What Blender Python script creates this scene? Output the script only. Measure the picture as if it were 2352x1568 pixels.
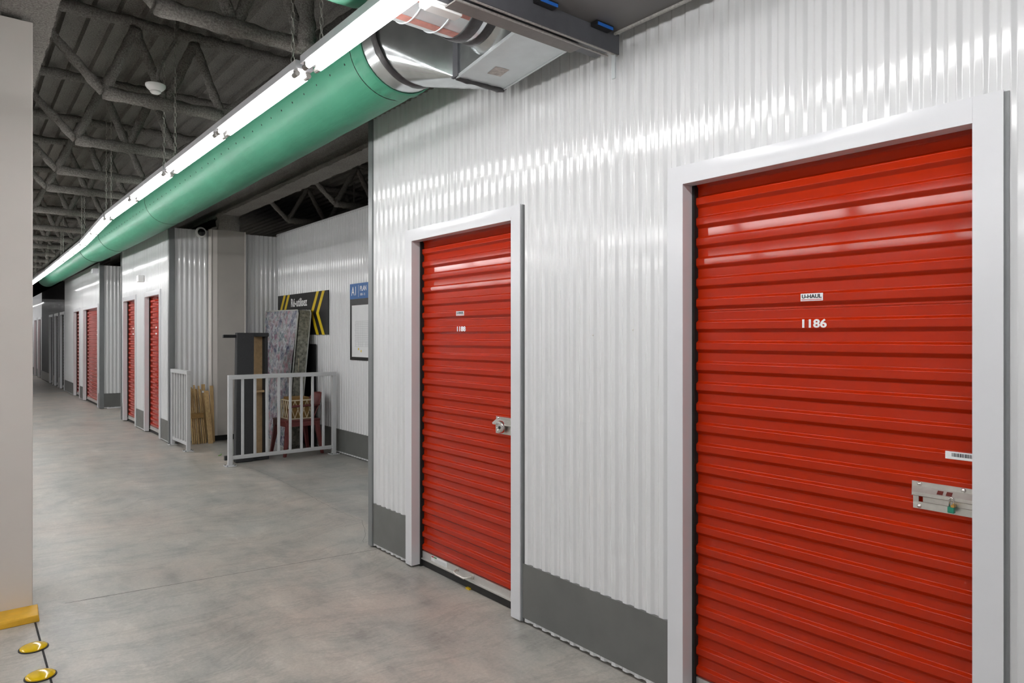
import bpy, math, random
from mathutils import Vector, Matrix
random.seed(7)
SC = bpy.context.scene
COL = SC.collection
for o in list(bpy.data.objects):
    bpy.data.objects.remove(o)

# ------------------------------------------------------------------ camera
CAM_H = 1.5
YAW = math.atan(1274 / 1568)              # camera looks this far right of the corridor axis (+Y)
cd = bpy.data.cameras.new('camera')
cd.sensor_width = 36.0
cd.lens = 24.0
cd.shift_y = -11 / 2352
cd.clip_start = 0.05
cam = bpy.data.objects.new('camera', cd)
cam.location = (0, 0, CAM_H)
cam.rotation_euler = (math.pi / 2, 0, -YAW)
COL.objects.link(cam)
SC.camera = cam

# ------------------------------------------------------------------ world, exposure
w = bpy.data.worlds.new('world')
SC.world = w
w.use_nodes = True
w.node_tree.nodes['Background'].inputs[0].default_value = (0.75, 0.8, 0.9, 1)
w.node_tree.nodes['Background'].inputs[1].default_value = 0.0
SC.view_settings.view_transform = 'Standard'
SC.view_settings.look = 'None'
SC.view_settings.gamma = 1.0
SC.view_settings.use_curve_mapping = False
SC.view_settings.exposure = 0.0
TUBE_POWER = 36.0

# ------------------------------------------------------------------ materials
def lin(r, g, b):
    f = lambda c: (c / 255 / 12.92) if c / 255 <= 0.04045 else ((c / 255 + 0.055) / 1.055) ** 2.4
    return (f(r), f(g), f(b), 1)

class NT:
    def __init__(s, name):
        s.m = bpy.data.materials.new(name)
        s.m.use_nodes = True
        s.t = s.m.node_tree
        s.b = s.t.nodes['Principled BSDF']
    def n(s, kind, **kw):
        nd = s.t.nodes.new(kind)
        for k, v in kw.items():
            if k.startswith('i_'):
                key = k[2:]
                key = int(key) if key.isdigit() else key.replace('_', ' ')
                nd.inputs[key].default_value = v
            else:
                setattr(nd, k, v)
        return nd
    def l(s, a, b):
        s.t.links.new(a, b)
    def coord(s, scale=(1, 1, 1)):
        tc = s.n('ShaderNodeTexCoord')
        mp = s.n('ShaderNodeMapping')
        mp.inputs['Scale'].default_value = scale
        s.l(tc.outputs['Object'], mp.inputs['Vector'])
        return mp.outputs['Vector']
    def noise(s, vec, scale, detail=4, rough=0.55):
        nd = s.n('ShaderNodeTexNoise', i_Scale=scale, i_Detail=detail, i_Roughness=rough)
        if vec is not None:
            s.l(vec, nd.inputs['Vector'])
        return nd.outputs['Fac']
    def ramp(s, fac, stops):
        r = s.n('ShaderNodeValToRGB')
        el = r.color_ramp.elements
        while len(el) < len(stops):
            el.new(0.5)
        for e, (p, c) in zip(el, stops):
            e.position = p
            e.color = c
        s.l(fac, r.inputs['Fac'])
        return r.outputs['Color']
    def mix(s, fac, a, b, mode='MIX'):
        nd = s.n('ShaderNodeMix', data_type='RGBA', blend_type=mode)
        if isinstance(fac, (int, float)):
            nd.inputs[0].default_value = fac
        else:
            s.l(fac, nd.inputs[0])
        for i, v in ((6, a), (7, b)):
            if isinstance(v, tuple):
                nd.inputs[i].default_value = v
            else:
                s.l(v, nd.inputs[i])
        return nd.outputs[2]
    def bump(s, h, strength, dist):
        nd = s.n('ShaderNodeBump', i_Strength=strength, i_Distance=dist)
        s.l(h, nd.inputs['Height'])
        s.l(nd.outputs['Normal'], s.b.inputs['Normal'])
    def maprange(s, v, a, b, c, d):
        nd = s.n('ShaderNodeMapRange')
        for i, x in enumerate((a, b, c, d)):
            nd.inputs[i + 1].default_value = x
        s.l(v, nd.inputs[0])
        return nd.outputs[0]

def affine(t, v, a, b, c, d):
    nd = t.n('ShaderNodeMath', operation='MULTIPLY_ADD')
    k = (d - c) / (b - a)
    nd.inputs[1].default_value = k
    nd.inputs[2].default_value = c - a * k
    t.l(v, nd.inputs[0])
    return nd.outputs[0]
M = {}
def simple(key, col, rough=0.5, metal=0.0, var=0.06, vs=8.0, bump=0.0, bs=120.0, spec=0.5, coat=0.0):
    t = NT(key)
    v = t.coord()
    nz = t.noise(v, vs)
    dark = tuple(c * (1 - var) for c in col[:3]) + (1,)
    lite = tuple(min(1, c * (1 + var)) for c in col[:3]) + (1,)
    c = t.ramp(nz, [(0.3, dark), (0.7, lite)])
    t.l(c, t.b.inputs['Base Color'])
    t.b.inputs['Metallic'].default_value = metal
    t.b.inputs['Specular IOR Level'].default_value = spec
    t.b.inputs['Coat Weight'].default_value = coat
    t.b.inputs['Coat Roughness'].default_value = 0.1
    r = affine(t, t.noise(v, vs * 2.3), 0.3, 0.7, rough * 0.9, rough * 1.1)
    t.l(r, t.b.inputs['Roughness'])
    if bump:
        t.bump(t.noise(v, bs, 3), bump, 0.002)
    M[key] = t.m
    return t

simple('white_metal', (0.70, 0.71, 0.72, 1), 0.10, var=0.02, vs=1.5)
simple('white_trim', (0.68, 0.69, 0.715, 1), 0.22, var=0.02, vs=2.0)
simple('red_curtain', (0.385, 0.019, 0.0022, 1), 0.08, var=0.04, vs=3.0, spec=0.28)
simple('kick_steel', (0.118, 0.122, 0.116, 1), 0.35, var=0.1, vs=5.0, spec=0.6)
simple('corner_steel', (0.17, 0.18, 0.185, 1), 0.36, var=0.08, vs=4.0, spec=0.6)
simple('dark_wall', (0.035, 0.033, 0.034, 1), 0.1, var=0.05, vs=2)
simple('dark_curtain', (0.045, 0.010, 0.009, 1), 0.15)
simple('black_gap', (0.006, 0.006, 0.006, 1), 0.7)
simple('black_rubber', (0.010, 0.010, 0.010, 1), 0.55)
simple('zinc', (0.60, 0.58, 0.54, 1), 0.36, metal=0.85, var=0.08, vs=30)
simple('alu_bar', (0.62, 0.61, 0.59, 1), 0.38, metal=0.7, var=0.06, vs=14)
simple('chrome', (0.72, 0.70, 0.68, 1), 0.14, metal=1.0, var=0.05, vs=30)
simple('galv_duct', (0.62, 0.65, 0.66, 1), 0.22, metal=0.9, var=0.1, vs=14)
simple('galv_pale', (0.56, 0.60, 0.61, 1), 0.37, metal=0.4, var=0.05, vs=10)
simple('duct_tape', (0.030, 0.028, 0.030, 1), 0.45, var=0.3, vs=40, bump=0.6, bs=60)
simple('red_stripe', (0.40, 0.17, 0.14, 1), 0.45, var=0.15, vs=30)
simple('sticker_white', (0.82, 0.83, 0.83, 1), 0.4, var=0.02)
simple('ink_dark', (0.02, 0.02, 0.028, 1), 0.45)
simple('ink_red', (0.42, 0.02, 0.03, 1), 0.45)
simple('window_red', (0.10, 0.006, 0.002, 1), 0.4)
simple('ink_green', (0.05, 0.25, 0.10, 1), 0.45)
simple('lettering_white', (0.86, 0.86, 0.86, 1), 0.45, var=0.02)
simple('sign_black', (0.012, 0.012, 0.013, 1), 0.38)
simple('sign_yellow', (0.70, 0.50, 0.012, 1), 0.4)
simple('sign_blue', (0.010, 0.105, 0.33, 1), 0.4)
simple('plan_paper', (0.72, 0.73, 0.74, 1), 0.5, var=0.02)
simple('plan_ink', (0.30, 0.31, 0.33, 1), 0.5)
simple('rail_paint', (0.55, 0.56, 0.57, 1), 0.35, var=0.04)
simple('housing', (0.70, 0.71, 0.75, 1), 0.45, var=0.03)
simple('socket', (0.30, 0.29, 0.27, 1), 0.5)
simple('chain_steel', (0.62, 0.61, 0.57, 1), 0.36, metal=0.9)
simple('panel_dark', (0.105, 0.10, 0.097, 1), 0.42, var=0.06, vs=3)
simple('rail_dark', (0.085, 0.088, 0.098, 1), 0.45, var=0.08, vs=20)
simple('rail_brown', (0.15, 0.14, 0.132, 1), 0.5, var=0.06, vs=20)
simple('lip_grey', (0.34, 0.33, 0.31, 1), 0.5, var=0.25, vs=90)
simple('clip_blue', (0.015, 0.13, 0.50, 1), 0.4)
simple('plastic_white', (0.78, 0.78, 0.77, 1), 0.4, var=0.03)
simple('drywall', (0.42, 0.40, 0.37, 1), 0.85, var=0.07, vs=2.2, bump=0.1, bs=200)
simple('column_paint', (0.68, 0.645, 0.61, 1), 0.75, var=0.03, vs=2.0, bump=0.08, bs=260)
simple('yellow_paint', (0.66, 0.37, 0.020, 1), 0.5, var=0.12, vs=14, bump=0.15, bs=90)
simple('yellow_gloss', (0.72, 0.47, 0.006, 1), 0.16, var=0.06, vs=20, coat=0.4)
simple('carpet', (0.036, 0.037, 0.039, 1), 0.95, var=0.35, vs=220, bump=0.8, bs=400)
simple('raw_wood', (0.55, 0.38, 0.20, 1), 0.6, var=0.12, vs=24)
simple('black_plastic', (0.011, 0.011, 0.012, 1), 0.4)
simple('chair_red', (0.155, 0.032, 0.030, 1), 0.42, var=0.08)
simple('crate_cream', (0.62, 0.54, 0.38, 1), 0.5, var=0.06)
simple('cardboard', (0.26, 0.15, 0.045, 1), 0.8, var=0.15, vs=20)
simple('mattress_side', (0.20, 0.20, 0.165, 1), 0.9, var=0.6, vs=26, bump=0.3, bs=90)
simple('piping', (0.40, 0.41, 0.39, 1), 0.8)
simple('paper_grey', (0.42, 0.38, 0.35, 1), 0.6, var=0.25, vs=40)
simple('brass', (0.70, 0.42, 0.12, 1), 0.3, metal=0.9)
simple('lock_green', (0.012, 0.19, 0.12, 1), 0.35)
simple('lens_dark', (0.008, 0.008, 0.010, 1), 0.12)
simple('tape_lime', (0.20, 0.55, 0.06, 1), 0.6)

def wood_mat():
    t = NT('slat_wood')
    v = t.coord((30, 30, 1.5))
    c = t.ramp(t.noise(v, 3.0, 6), [(0.3, (0.34, 0.215, 0.09, 1)), (0.7, (0.60, 0.42, 0.20, 1))])
    t.l(c, t.b.inputs['Base Color'])
    t.b.inputs['Roughness'].default_value = 0.65
    M['slat_wood'] = t.m
wood_mat()

def fabric_green():
    t = NT('green_fabric')
    v = t.coord()
    c = t.ramp(t.noise(v, 6), [(0.3, (0.050, 0.240, 0.148, 1)), (0.7, (0.060, 0.268, 0.166, 1))])
    t.l(c, t.b.inputs['Base Color'])
    t.b.inputs['Roughness'].default_value = 0.48
    t.b.inputs['Specular IOR Level'].default_value = 0.3
    t.bump(t.noise(t.coord((6, 1.0, 6)), 2.2, 4), 0.25, 0.02)
    M['green_fabric'] = t.m
fabric_green()

def spray_mat():
    t = NT('spray_grey')
    v = t.coord()
    big = t.noise(v, 3.0, 3)
    fine = t.noise(v, 95.0, 5, 0.7)
    c = t.mix(0.55, t.ramp(big, [(0.3, (0.26, 0.245, 0.23, 1)), (0.7, (0.40, 0.38, 0.355, 1))]),
              t.ramp(fine, [(0.35, (0.12, 0.113, 0.106, 1)), (0.65, (0.55, 0.525, 0.49, 1))]))
    t.l(c, t.b.inputs['Base Color'])
    t.b.inputs['Roughness'].default_value = 0.95
    t.b.inputs['Specular IOR Level'].default_value = 0.1
    t.bump(fine, 1.0, 0.02)
    M['spray_grey'] = t.m
spray_mat()

def concrete():
    t = NT('concrete_floor')
    v = t.coord()
    vs = t.coord((1.0, 0.45, 1.0))
    n1 = t.noise(v, 0.9, 5, 0.6)
    n2 = t.noise(vs, 4.0, 8, 0.65)
    n3 = t.noise(v, 60.0, 5, 0.7)
    warm = t.ramp(n1, [(0.36, (0.395, 0.39, 0.365, 1)), (0.5, (0.455, 0.43, 0.392, 1)), (0.64, (0.485, 0.43, 0.385, 1))])
    blot = t.ramp(n2, [(0.32, (0.66, 0.67, 0.67, 1)), (0.46, (0.90, 0.91, 0.90, 1)), (0.58, (1.03, 1.02, 1.0, 1)), (0.68, (1.2, 1.19, 1.17, 1))])
    c = t.mix(1.0, warm, blot, 'MULTIPLY')
    grain = t.ramp(n3, [(0.3, (0.82, 0.82, 0.82, 1)), (0.7, (1.1, 1.1, 1.1, 1))])
    c = t.mix(0.8, c, grain, 'MULTIPLY')
    # long trowel and tyre scuffs
    dist = t.n('ShaderNodeTexNoise', i_Scale=0.7, i_Detail=2.0)
    t.l(v, dist.inputs['Vector'])
    vadd = t.n('ShaderNodeVectorMath', operation='ADD')
    vm = t.n('ShaderNodeVectorMath', operation='MULTIPLY')
    t.l(dist.outputs['Color'], vm.inputs[0])
    vm.inputs[1].default_value = (1.2, 1.2, 0)
    t.l(v, vadd.inputs[0])
    t.l(vm.outputs[0], vadd.inputs[1])
    sc = t.n('ShaderNodeMapping')
    sc.inputs['Scale'].default_value = (1.1, 3.6, 1)
    t.l(vadd.outputs[0], sc.inputs['Vector'])
    n4 = t.noise(sc.outputs[0], 1.3, 9, 0.72)
    sm = t.ramp(n4, [(0.49, (1, 1, 1, 1)), (0.55, (0.72, 0.725, 0.73, 1)), (0.59, (1, 1, 1, 1)), (0.66, (0.88, 0.87, 0.86, 1))])
    c = t.mix(0.6, c, sm, 'MULTIPLY')
    # the side bay was poured as another, greyer slab
    sep = t.n('ShaderNodeSeparateXYZ')
    t.l(v, sep.inputs[0])
    wob = t.noise(v, 2.5, 4)
    add = t.n('ShaderNodeMath', operation='MULTIPLY_ADD')
    t.l(wob, add.inputs[0])
    add.inputs[1].default_value = 0.12
    t.l(sep.outputs['X'], add.inputs[2])
    edge = t.maprange(add.outputs[0], 2.63, 2.67, 0.0, 1.0)
    c = t.mix(edge, c, t.mix(1.0, c, (0.84, 0.875, 0.895, 1), 'MULTIPLY'))
    t.l(c, t.b.inputs['Base Color'])
    r = affine(t, n2, 0.25, 0.75, 0.305, 0.44)
    t.l(r, t.b.inputs['Roughness'])
    t.b.inputs['Specular IOR Level'].default_value = 0.42
    t.bump(n3, 0.12, 0.002)
    M['concrete_floor'] = t.m
concrete()

def mattress_mat():
    t = NT('mattress_floral')
    v = t.coord((1, 1, 0.7))
    n = t.noise(v, 5.5, 4, 0.6)
    n2 = t.noise(v, 8.0, 3, 0.55)
    a = t.ramp(n, [(0.36, (0.030, 0.032, 0.065, 1)), (0.44, (0.14, 0.17, 0.21, 1)), (0.5, (0.40, 0.41, 0.43, 1)),
                   (0.55, (0.13, 0.21, 0.19, 1)), (0.62, (0.30, 0.19, 0.22, 1))])
    b = t.ramp(n2, [(0.40, (0.040, 0.030, 0.085, 1)), (0.49, (0.38, 0.38, 0.40, 1)), (0.60, (0.30, 0.15, 0.18, 1))])
    c = t.mix(0.42, a, b)
    t.l(c, t.b.inputs['Base Color'])
    t.b.inputs['Roughness'].default_value = 0.85
    M['mattress_floral'] = t.m
mattress_mat()

def emit_mat():
    m = bpy.data.materials.new('tube_glow')
    m.use_nodes = True
    b = m.node_tree.nodes['Principled BSDF']
    b.inputs['Base Color'].default_value = (0.9, 0.9, 0.9, 1)
    b.inputs['Emission Color'].default_value = (1.0, 0.985, 0.975, 1)
    b.inputs['Emission Strength'].default_value = TUBE_POWER
    M['tube_glow'] = m
emit_mat()

# ------------------------------------------------------------------ mesh helpers
class MB:
    def __init__(s):
        s.v = []
        s.f = []
    def add(s, vs, fs):
        k = len(s.v)
        s.v += [tuple(p) for p in vs]
        s.f += [tuple(i + k for i in f) for f in fs]
        return s
    def box(s, x0, x1, y0, y1, z0, z1):
        x0, x1 = min(x0, x1), max(x0, x1)
        y0, y1 = min(y0, y1), max(y0, y1)
        z0, z1 = min(z0, z1), max(z0, z1)
        return s.add([(x0, y0, z0), (x1, y0, z0), (x1, y1, z0), (x0, y1, z0),
                      (x0, y0, z1), (x1, y0, z1), (x1, y1, z1), (x0, y1, z1)],
                     [(0, 3, 2, 1), (4, 5, 6, 7), (0, 1, 5, 4), (1, 2, 6, 5), (2, 3, 7, 6), (3, 0, 4, 7)])
    def hexa(s, p):
        return s.add(p, [(0, 3, 2, 1), (4, 5, 6, 7), (0, 1, 5, 4), (1, 2, 6, 5), (2, 3, 7, 6), (3, 0, 4, 7)])
    def loft(s, rings, closed=True, caps=True):
        n = len(rings[0])
        k = len(s.v)
        for r in rings:
            s.v += [tuple(p) for p in r]
        m = n if closed else n - 1
        for i in range(len(rings) - 1):
            for j in range(m):
                a = k + i * n + j
                b = k + i * n + (j + 1) % n
                s.f.append((a, b, b + n, a + n))
        if caps and closed:
            s.f.append(tuple(k + j for j in reversed(range(n))))
            s.f.append(tuple(k + (len(rings) - 1) * n + j for j in range(n)))
        return s
    def tube(s, pts, r, n=8, caps=True, jit=0.0):
        pts = [Vector(p) for p in pts]
        rings = []
        up = None
        for i, p in enumerate(pts):
            d = (pts[min(i + 1, len(pts) - 1)] - pts[max(i - 1, 0)]).normalized()
            if up is None:
                up = Vector((0, 0, 1)) if abs(d.z) < 0.9 else Vector((1, 0, 0))
            a = d.cross(up).normalized()
            b = a.cross(d).normalized()
            up = b
            rr = r[i] if isinstance(r, (list, tuple)) else r
            rings.append([p + (a * math.cos(2 * math.pi * j / n) + b * math.sin(2 * math.pi * j / n)) *
                          (rr * (1 + (random.uniform(-jit, jit) if jit else 0))) for j in range(n)])
        return s.loft(rings, True, caps)
    def disc_lathe(s, c, axis, prof, n=24):
        """prof: list of (distance along axis, radius)"""
        c = Vector(c)
        ax = Vector(axis).normalized()
        t = Vector((0, 0, 1)) if abs(ax.z) < 0.9 else Vector((1, 0, 0))
        a = ax.cross(t).normalized()
        b = ax.cross(a).normalized()
        rings = [[c + ax * h + (a * math.cos(2 * math.pi * j / n) + b * math.sin(2 * math.pi * j / n)) * max(r, 1e-5)
                  for j in range(n)] for h, r in prof]
        return s.loft(rings)
    def build(s, name, mat, parent=None, smooth=False, bevel=0.0, origin=None, auto=None, wn=False):
        off = Vector((0, 0, 0))
        if parent is not None:
            off = Vector(parent['_o']) if '_o' in parent else Vector((0, 0, 0))
        elif origin is not None:
            off = Vector(origin)
        me = bpy.data.meshes.new(name)
        me.from_pydata([(p[0] - off.x, p[1] - off.y, p[2] - off.z) for p in s.v], [], s.f)
        me.materials.append(M[mat])
        if smooth:
            me.polygons.foreach_set('use_smooth', [True] * len(me.polygons))
            if auto:
                me.set_sharp_from_angle(angle=math.radians(auto))
        me.update()
        if wn:
            acc = [Vector((0, 0, 0)) for _ in me.vertices]
            for p in me.polygons:
                nv = p.normal * (p.area ** 2)
                for vi in p.vertices:
                    acc[vi] += nv
            me.normals_split_custom_set_from_vertices([a.normalized() for a in acc])
        o = bpy.data.objects.new(name, me)
        COL.objects.link(o)
        if parent is not None:
            o.parent = parent
            o['_o'] = tuple(off)
        else:
            o.location = off
            o['_o'] = tuple(off)
        if bevel:
            bv = o.modifiers.new('bevel', 'BEVEL')
            bv.width = bevel
            bv.segments = 2
            bv.limit_method = 'ANGLE'
        return o

def empty(name, loc, label, cat=None, group=None, kind=None):
    o = bpy.data.objects.new(name, None)
    o.empty_display_size = 0.1
    o.location = loc
    o['_o'] = tuple(loc)
    COL.objects.link(o)
    tag(o, label, cat, group, kind)
    return o

def tag(o, label=None, cat=None, group=None, kind=None):
    if label: o['label'] = label
    if cat: o['category'] = cat
    if group: o['group'] = group
    if kind: o['kind'] = kind
    return o

def copy_tree(o, parent=None):
    c = o.copy()
    COL.objects.link(c)
    if parent is not None:
        c.parent = parent
    for ch in list(o.children):
        copy_tree(ch, c)
    return c

def inst(src, name, parent, delta):
    """another part sharing the mesh of src, moved by delta"""
    c = src.copy()
    c.name = name
    COL.objects.link(c)
    c.parent = parent
    c.location = Vector(delta)
    return c

def text_mb(txt, size, bold=0.0, sx=1.0, depth=0.0006, align='CENTER', spacing=1.0):
    cu = bpy.data.curves.new('text', 'FONT')
    cu.body = txt
    cu.size = size
    cu.offset = bold
    cu.extrude = depth
    cu.align_x = align
    cu.align_y = 'CENTER'
    cu.space_character = spacing
    cu.resolution_u = 3
    ob = bpy.data.objects.new('text', cu)
    COL.objects.link(ob)
    dg = bpy.context.evaluated_depsgraph_get()
    me = bpy.data.meshes.new_from_object(ob.evaluated_get(dg))
    vs = [(v.co.x * sx, v.co.y, v.co.z) for v in me.vertices]
    fs = [tuple(p.vertices) for p in me.polygons]
    bpy.data.objects.remove(ob)
    bpy.data.meshes.remove(me)
    return vs, fs

def wall_text(name, txt, size, X, y, z, mat, parent, bold=0.0, sx=1.0, align='CENTER', spacing=1.0):
    vs, fs = text_mb(txt, size, bold, sx, align=align, spacing=spacing)
    mb = MB()
    mb.add([(X - d, y - x, z + u) for x, u, d in vs], [tuple(f) for f in fs])
    return mb.build(name, mat, parent)

# ------------------------------------------------------------------ layout constants
DX = 2.288            # front plane of the door frames along the unit wall
WX = 2.301            # crest plane of the corrugated sheets
WTOP = 3.05
DOOR_H = 2.12
PITCH = 0.0677
DEPTH = 0.014

# ------------------------------------------------------------------ corrugated sheets
def rib_profile(u0, u1, fine=True):
    """list of (u, depth) between u0 and u1 following a trapezoid corrugation, depth 0 = crest"""
    if fine:
        base = [(0.0, 0.0), (0.0165, 0.0), (0.0185, 0.0004), (0.0205, 0.0014), (0.0300, 0.0091), (0.0320, 0.0101), (0.0340, 0.0105),
                (0.0490, 0.0105), (0.0510, 0.0101), (0.0530, 0.0091), (0.0625, 0.0014), (0.0645, 0.0004), (0.0665, 0.0)]
    else:
        base = [(0.0, 0.0), (0.018, 0.0), (0.0325, 0.0105), (0.0505, 0.0105), (0.065, 0.0)]
    out = [(u0, None)]
    k0 = math.floor(u0 / PITCH) - 1
    k = k0
    pts = []
    while k * PITCH < u1 + PITCH:
        pts += [(k * PITCH + u, d) for u, d in base]
        k += 1
    def at(u):
        for (a, da), (b, db) in zip(pts, pts[1:]):
            if a <= u <= b:
                return da + (db - da) * (u - a) / (b - a) if b > a else da
        return 0.0
    res = [(u0, at(u0))] + [(u, d) for u, d in pts if u0 + 1e-4 < u < u1 - 1e-4] + [(u1, at(u1))]
    return res

def sheet(parent, axis, u0, u1, z0, z1, plane, sgn, fine=True, name='corrugated_sheet', mat='white_metal'):
    """axis 'y': sheet runs along Y at X=plane, crest facing sgn*X ; axis 'x': runs along X at Y=plane"""
    pr = rib_profile(u0, u1, fine)
    mb = MB()
    def P(u, d, z):
        return (plane - sgn * d, u, z) if axis == 'y' else (u, plane - sgn * d, z)
    mb.loft([[P(u, d, z0) for u, d in pr], [P(u, d, z1) for u, d in pr]], closed=False)
    o = mb.build(name, mat, parent, smooth=True, wn=True)
    return o

def run_sheets(parent, axis, u0, u1, z0, z1, plane, sgn, fine=True, width=PITCH * 13, mat='white_metal'):
    n = max(1, round((u1 - u0) / width))
    for i in range(n):
        a = u0 + (u1 - u0) * i / n
        b = u0 + (u1 - u0) * (i + 1) / n
        sheet(parent, axis, a, b, z0, z1, plane, sgn, fine, mat=mat)

def kick(parent, axis, u0, u1, plane, sgn):
    mb = MB()
    t = 0.0035
    if axis == 'y':
        mb.box(plane - sgn * 0.0005, plane + sgn * t, u0, u1, 0.032, 0.312)
        mb.box(plane - sgn * 0.012, plane + sgn * t, u0, u1, 0.312, 0.3145)
    else:
        mb.box(u0, u1, plane - sgn * 0.0005, plane + sgn * t, 0.032, 0.312)
        mb.box(u0, u1, plane - sgn * 0.012, plane + sgn * t, 0.312, 0.3145)
    return mb.build('kick_plate', 'kick_steel', parent)

def wall_with_doors(name, label, y0, y1, doors, fine=True, mat='white_metal'):
    r = empty(name, (WX, y0, 0), label, 'wall', kind='structure')
    edges = []
    cur = y0
    for a, b in sorted(doors):
        edges.append((cur, a - 0.03))
        sheet(r, 'y', a - 0.03, b + 0.03, DOOR_H + 0.02, WTOP, WX, -1, fine, mat=mat)
        cur = b + 0.03
    edges.append((cur, y1))
    for a, b in edges:
        if b - a < 0.02:
            continue
        run_sheets(r, 'y', a, b, 0.012, WTOP, WX, -1, fine, mat=mat)
        ka = a + 0.047 if a != y0 else a
        kb = b - 0.047 if b != y1 else b
        if kb - ka > 0.03:
            kick(r, 'y', ka, kb, WX - 0.001, -1)
    return r

# ------------------------------------------------------------------ floor and ceiling
fl = MB().box(-6.3, 9.0, -3.0, 34.0, -0.12, 0.0).build('floor', 'concrete_floor')
tag(fl, 'grey polished concrete slab floor with scuffs and saw cut joints', 'floor', kind='structure')
def joint(pts, wd):
    mb = MB()
    for (x0, y0), (x1, y1) in zip(pts, pts[1:]):
        d = Vector((x1 - x0, y1 - y0, 0)).normalized()
        nrm = Vector((-d.y, d.x, 0)) * wd / 2
        a, b = Vector((x0, y0, 0)), Vector((x1, y1, 0))
        mb.add([a - nrm + Vector((0, 0, .0006)), b - nrm + Vector((0, 0, .0006)), b + nrm + Vector((0, 0, .0006)), a + nrm + Vector((0, 0, .0006))], [(0, 1, 2, 3)])
    return mb.build('saw_cut_joint', 'black_gap', fl)
joint([(0.316, -3), (0.317, 4.36)], 0.009)
joint([(0.47, 4.568), (1.263, 4.473), (2.30, 4.34)], 0.004)
def crack(pts, wd, seed):
    rnd = random.Random(seed)
    out = []
    for (x0, y0), (x1, y1) in zip(pts, pts[1:]):
        n = max(2, int(math.hypot(x1 - x0, y1 - y0) / 0.06))
        for i in range(n):
            f = i / n
            out.append((x0 + (x1 - x0) * f + rnd.uniform(-.008, .008), y0 + (y1 - y0) * f + rnd.uniform(-.008, .008)))
    out.append(pts[-1])
    o = joint(out, wd)
    o.name = 'hairline_crack'
crack([(2.60, 8.1), (2.62, 7.13), (2.59, 6.37), (2.55, 5.66), (2.56, 5.1), (2.42, 4.75), (2.33, 4.62), (2.30, 4.55)], 0.0016, 3)
crack([(0.5, 8.18), (1.17, 8.05), (2.34, 7.97)], 0.002, 5)

DECK_Z = 3.80
def deck():
    mb = MB()
    prof = []
    x = -6.3
    while x < 9.0:
        prof += [(x, 0.0), (x + 0.07, 0.0), (x + 0.085, 0.04), (x + 0.135, 0.04)]
        x += 0.15
    prof = [(px, d) for px, d in prof if px <= 9.0]
    ys = [-3.0 + 1.0 * i for i in range(38)]
    mb.loft([[(px, yy, DECK_Z + d) for px, d in prof] for yy in ys], closed=False)
    o = mb.build('ceiling', 'spray_grey')
    tag(o, 'dark grey sprayed ribbed metal roof deck', 'ceiling', kind='structure')
deck()

# ------------------------------------------------------------------ walls
DOOR_1186 = (0.696, 1.716)
DOOR_1188 = (2.826, 3.850)
DOOR_B = (11.02, 11.99)
DOOR_A = (12.775, 13.765)
DOOR_F = [(16.70, 18.74), (19.47, 20.45), (22.55, 23.45), (24.0, 24.9), (25.5, 26.4), (29.3, 30.3), (30.9, 31.9)]

WALL_R = wall_with_doors('wall_right', 'white corrugated metal wall around doors 1186 and 1188', -3.0, 4.40, [DOOR_1186, DOOR_1188])
wall_with_doors('wall_block', 'white corrugated metal wall around two narrow red doors past the alcove', 10.47, 14.0, [DOOR_B, DOOR_A])
wall_with_doors('wall_far', 'white corrugated metal wall just past the cross passage', 16.46, 22.45, DOOR_F[:2], fine=False)
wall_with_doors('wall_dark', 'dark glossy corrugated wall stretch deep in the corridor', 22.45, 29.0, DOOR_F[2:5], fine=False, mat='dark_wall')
wall_with_doors('wall_far_end', 'white corrugated metal wall beyond the dark wall stretch', 29.0, 34.0, DOOR_F[5:], fine=False)

ALC_X = 3.81
r = empty('wall_alcove', (ALC_X, 4.43, 0), 'white corrugated metal wall at the back of the alcove carrying the signs', 'wall', kind='structure')
run_sheets(r, 'y', 4.45, 10.43, 0.012, WTOP, ALC_X, -1)
for i in range(5):
    kick(r, 'y', 4.46 + i * 1.19, 4.46 + (i + 1) * 1.19 - 0.003, ALC_X - 0.001, -1)
MB().box(ALC_X - 0.004, ALC_X + 0.02, 4.45, 10.43, WTOP, WTOP + 0.02).build('top_track', 'white_trim', r)

r = empty('wall_alcove_end', (2.29, 10.44, 0), 'white corrugated metal wall behind the drywall column at the end of the alcove', 'wall', kind='structure')
run_sheets(r, 'x', 2.36, ALC_X, 0.012, 3.03, 10.43, -1)
kick(r, 'x', 3.31, ALC_X - 0.02, 10.429, -1)

r = empty('wall_alcove_near', (2.30, 4.43, 0), 'white corrugated metal wall on the near side of the alcove', 'wall', kind='structure')
run_sheets(r, 'x', 2.36, ALC_X, 0.012, WTOP, 4.43, 1)
r = empty('wall_passage_near', (2.30, 14.0, 0), 'white corrugated metal side wall before the cross passage', 'wall', kind='structure')
run_sheets(r, 'x', 2.36, 4.6, 0.012, WTOP, 14.0, 1, fine=False)
r = empty('wall_passage_far', (2.30, 16.4, 0), 'white corrugated metal wall with grey kick plate facing the cross passage', 'wall', kind='structure')
run_sheets(r, 'x', 2.36, 4.6, 0.012, 2.985, 16.4, -1)
kick(r, 'x', 2.365, 4.6, 16.399, -1)
MB().box(2.42, 2.72, 16.36, 16.385, 0.002, 0.02).build('loose_bottom_track', 'white_trim', r)
r = empty('wall_passage_end', (4.6, 14.0, 0), 'white corrugated metal wall closing the cross passage', 'wall', kind='structure')
run_sheets(r, 'y', 14.0, 16.4, 0.012, WTOP, 4.6, -1, fine=False)

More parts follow.
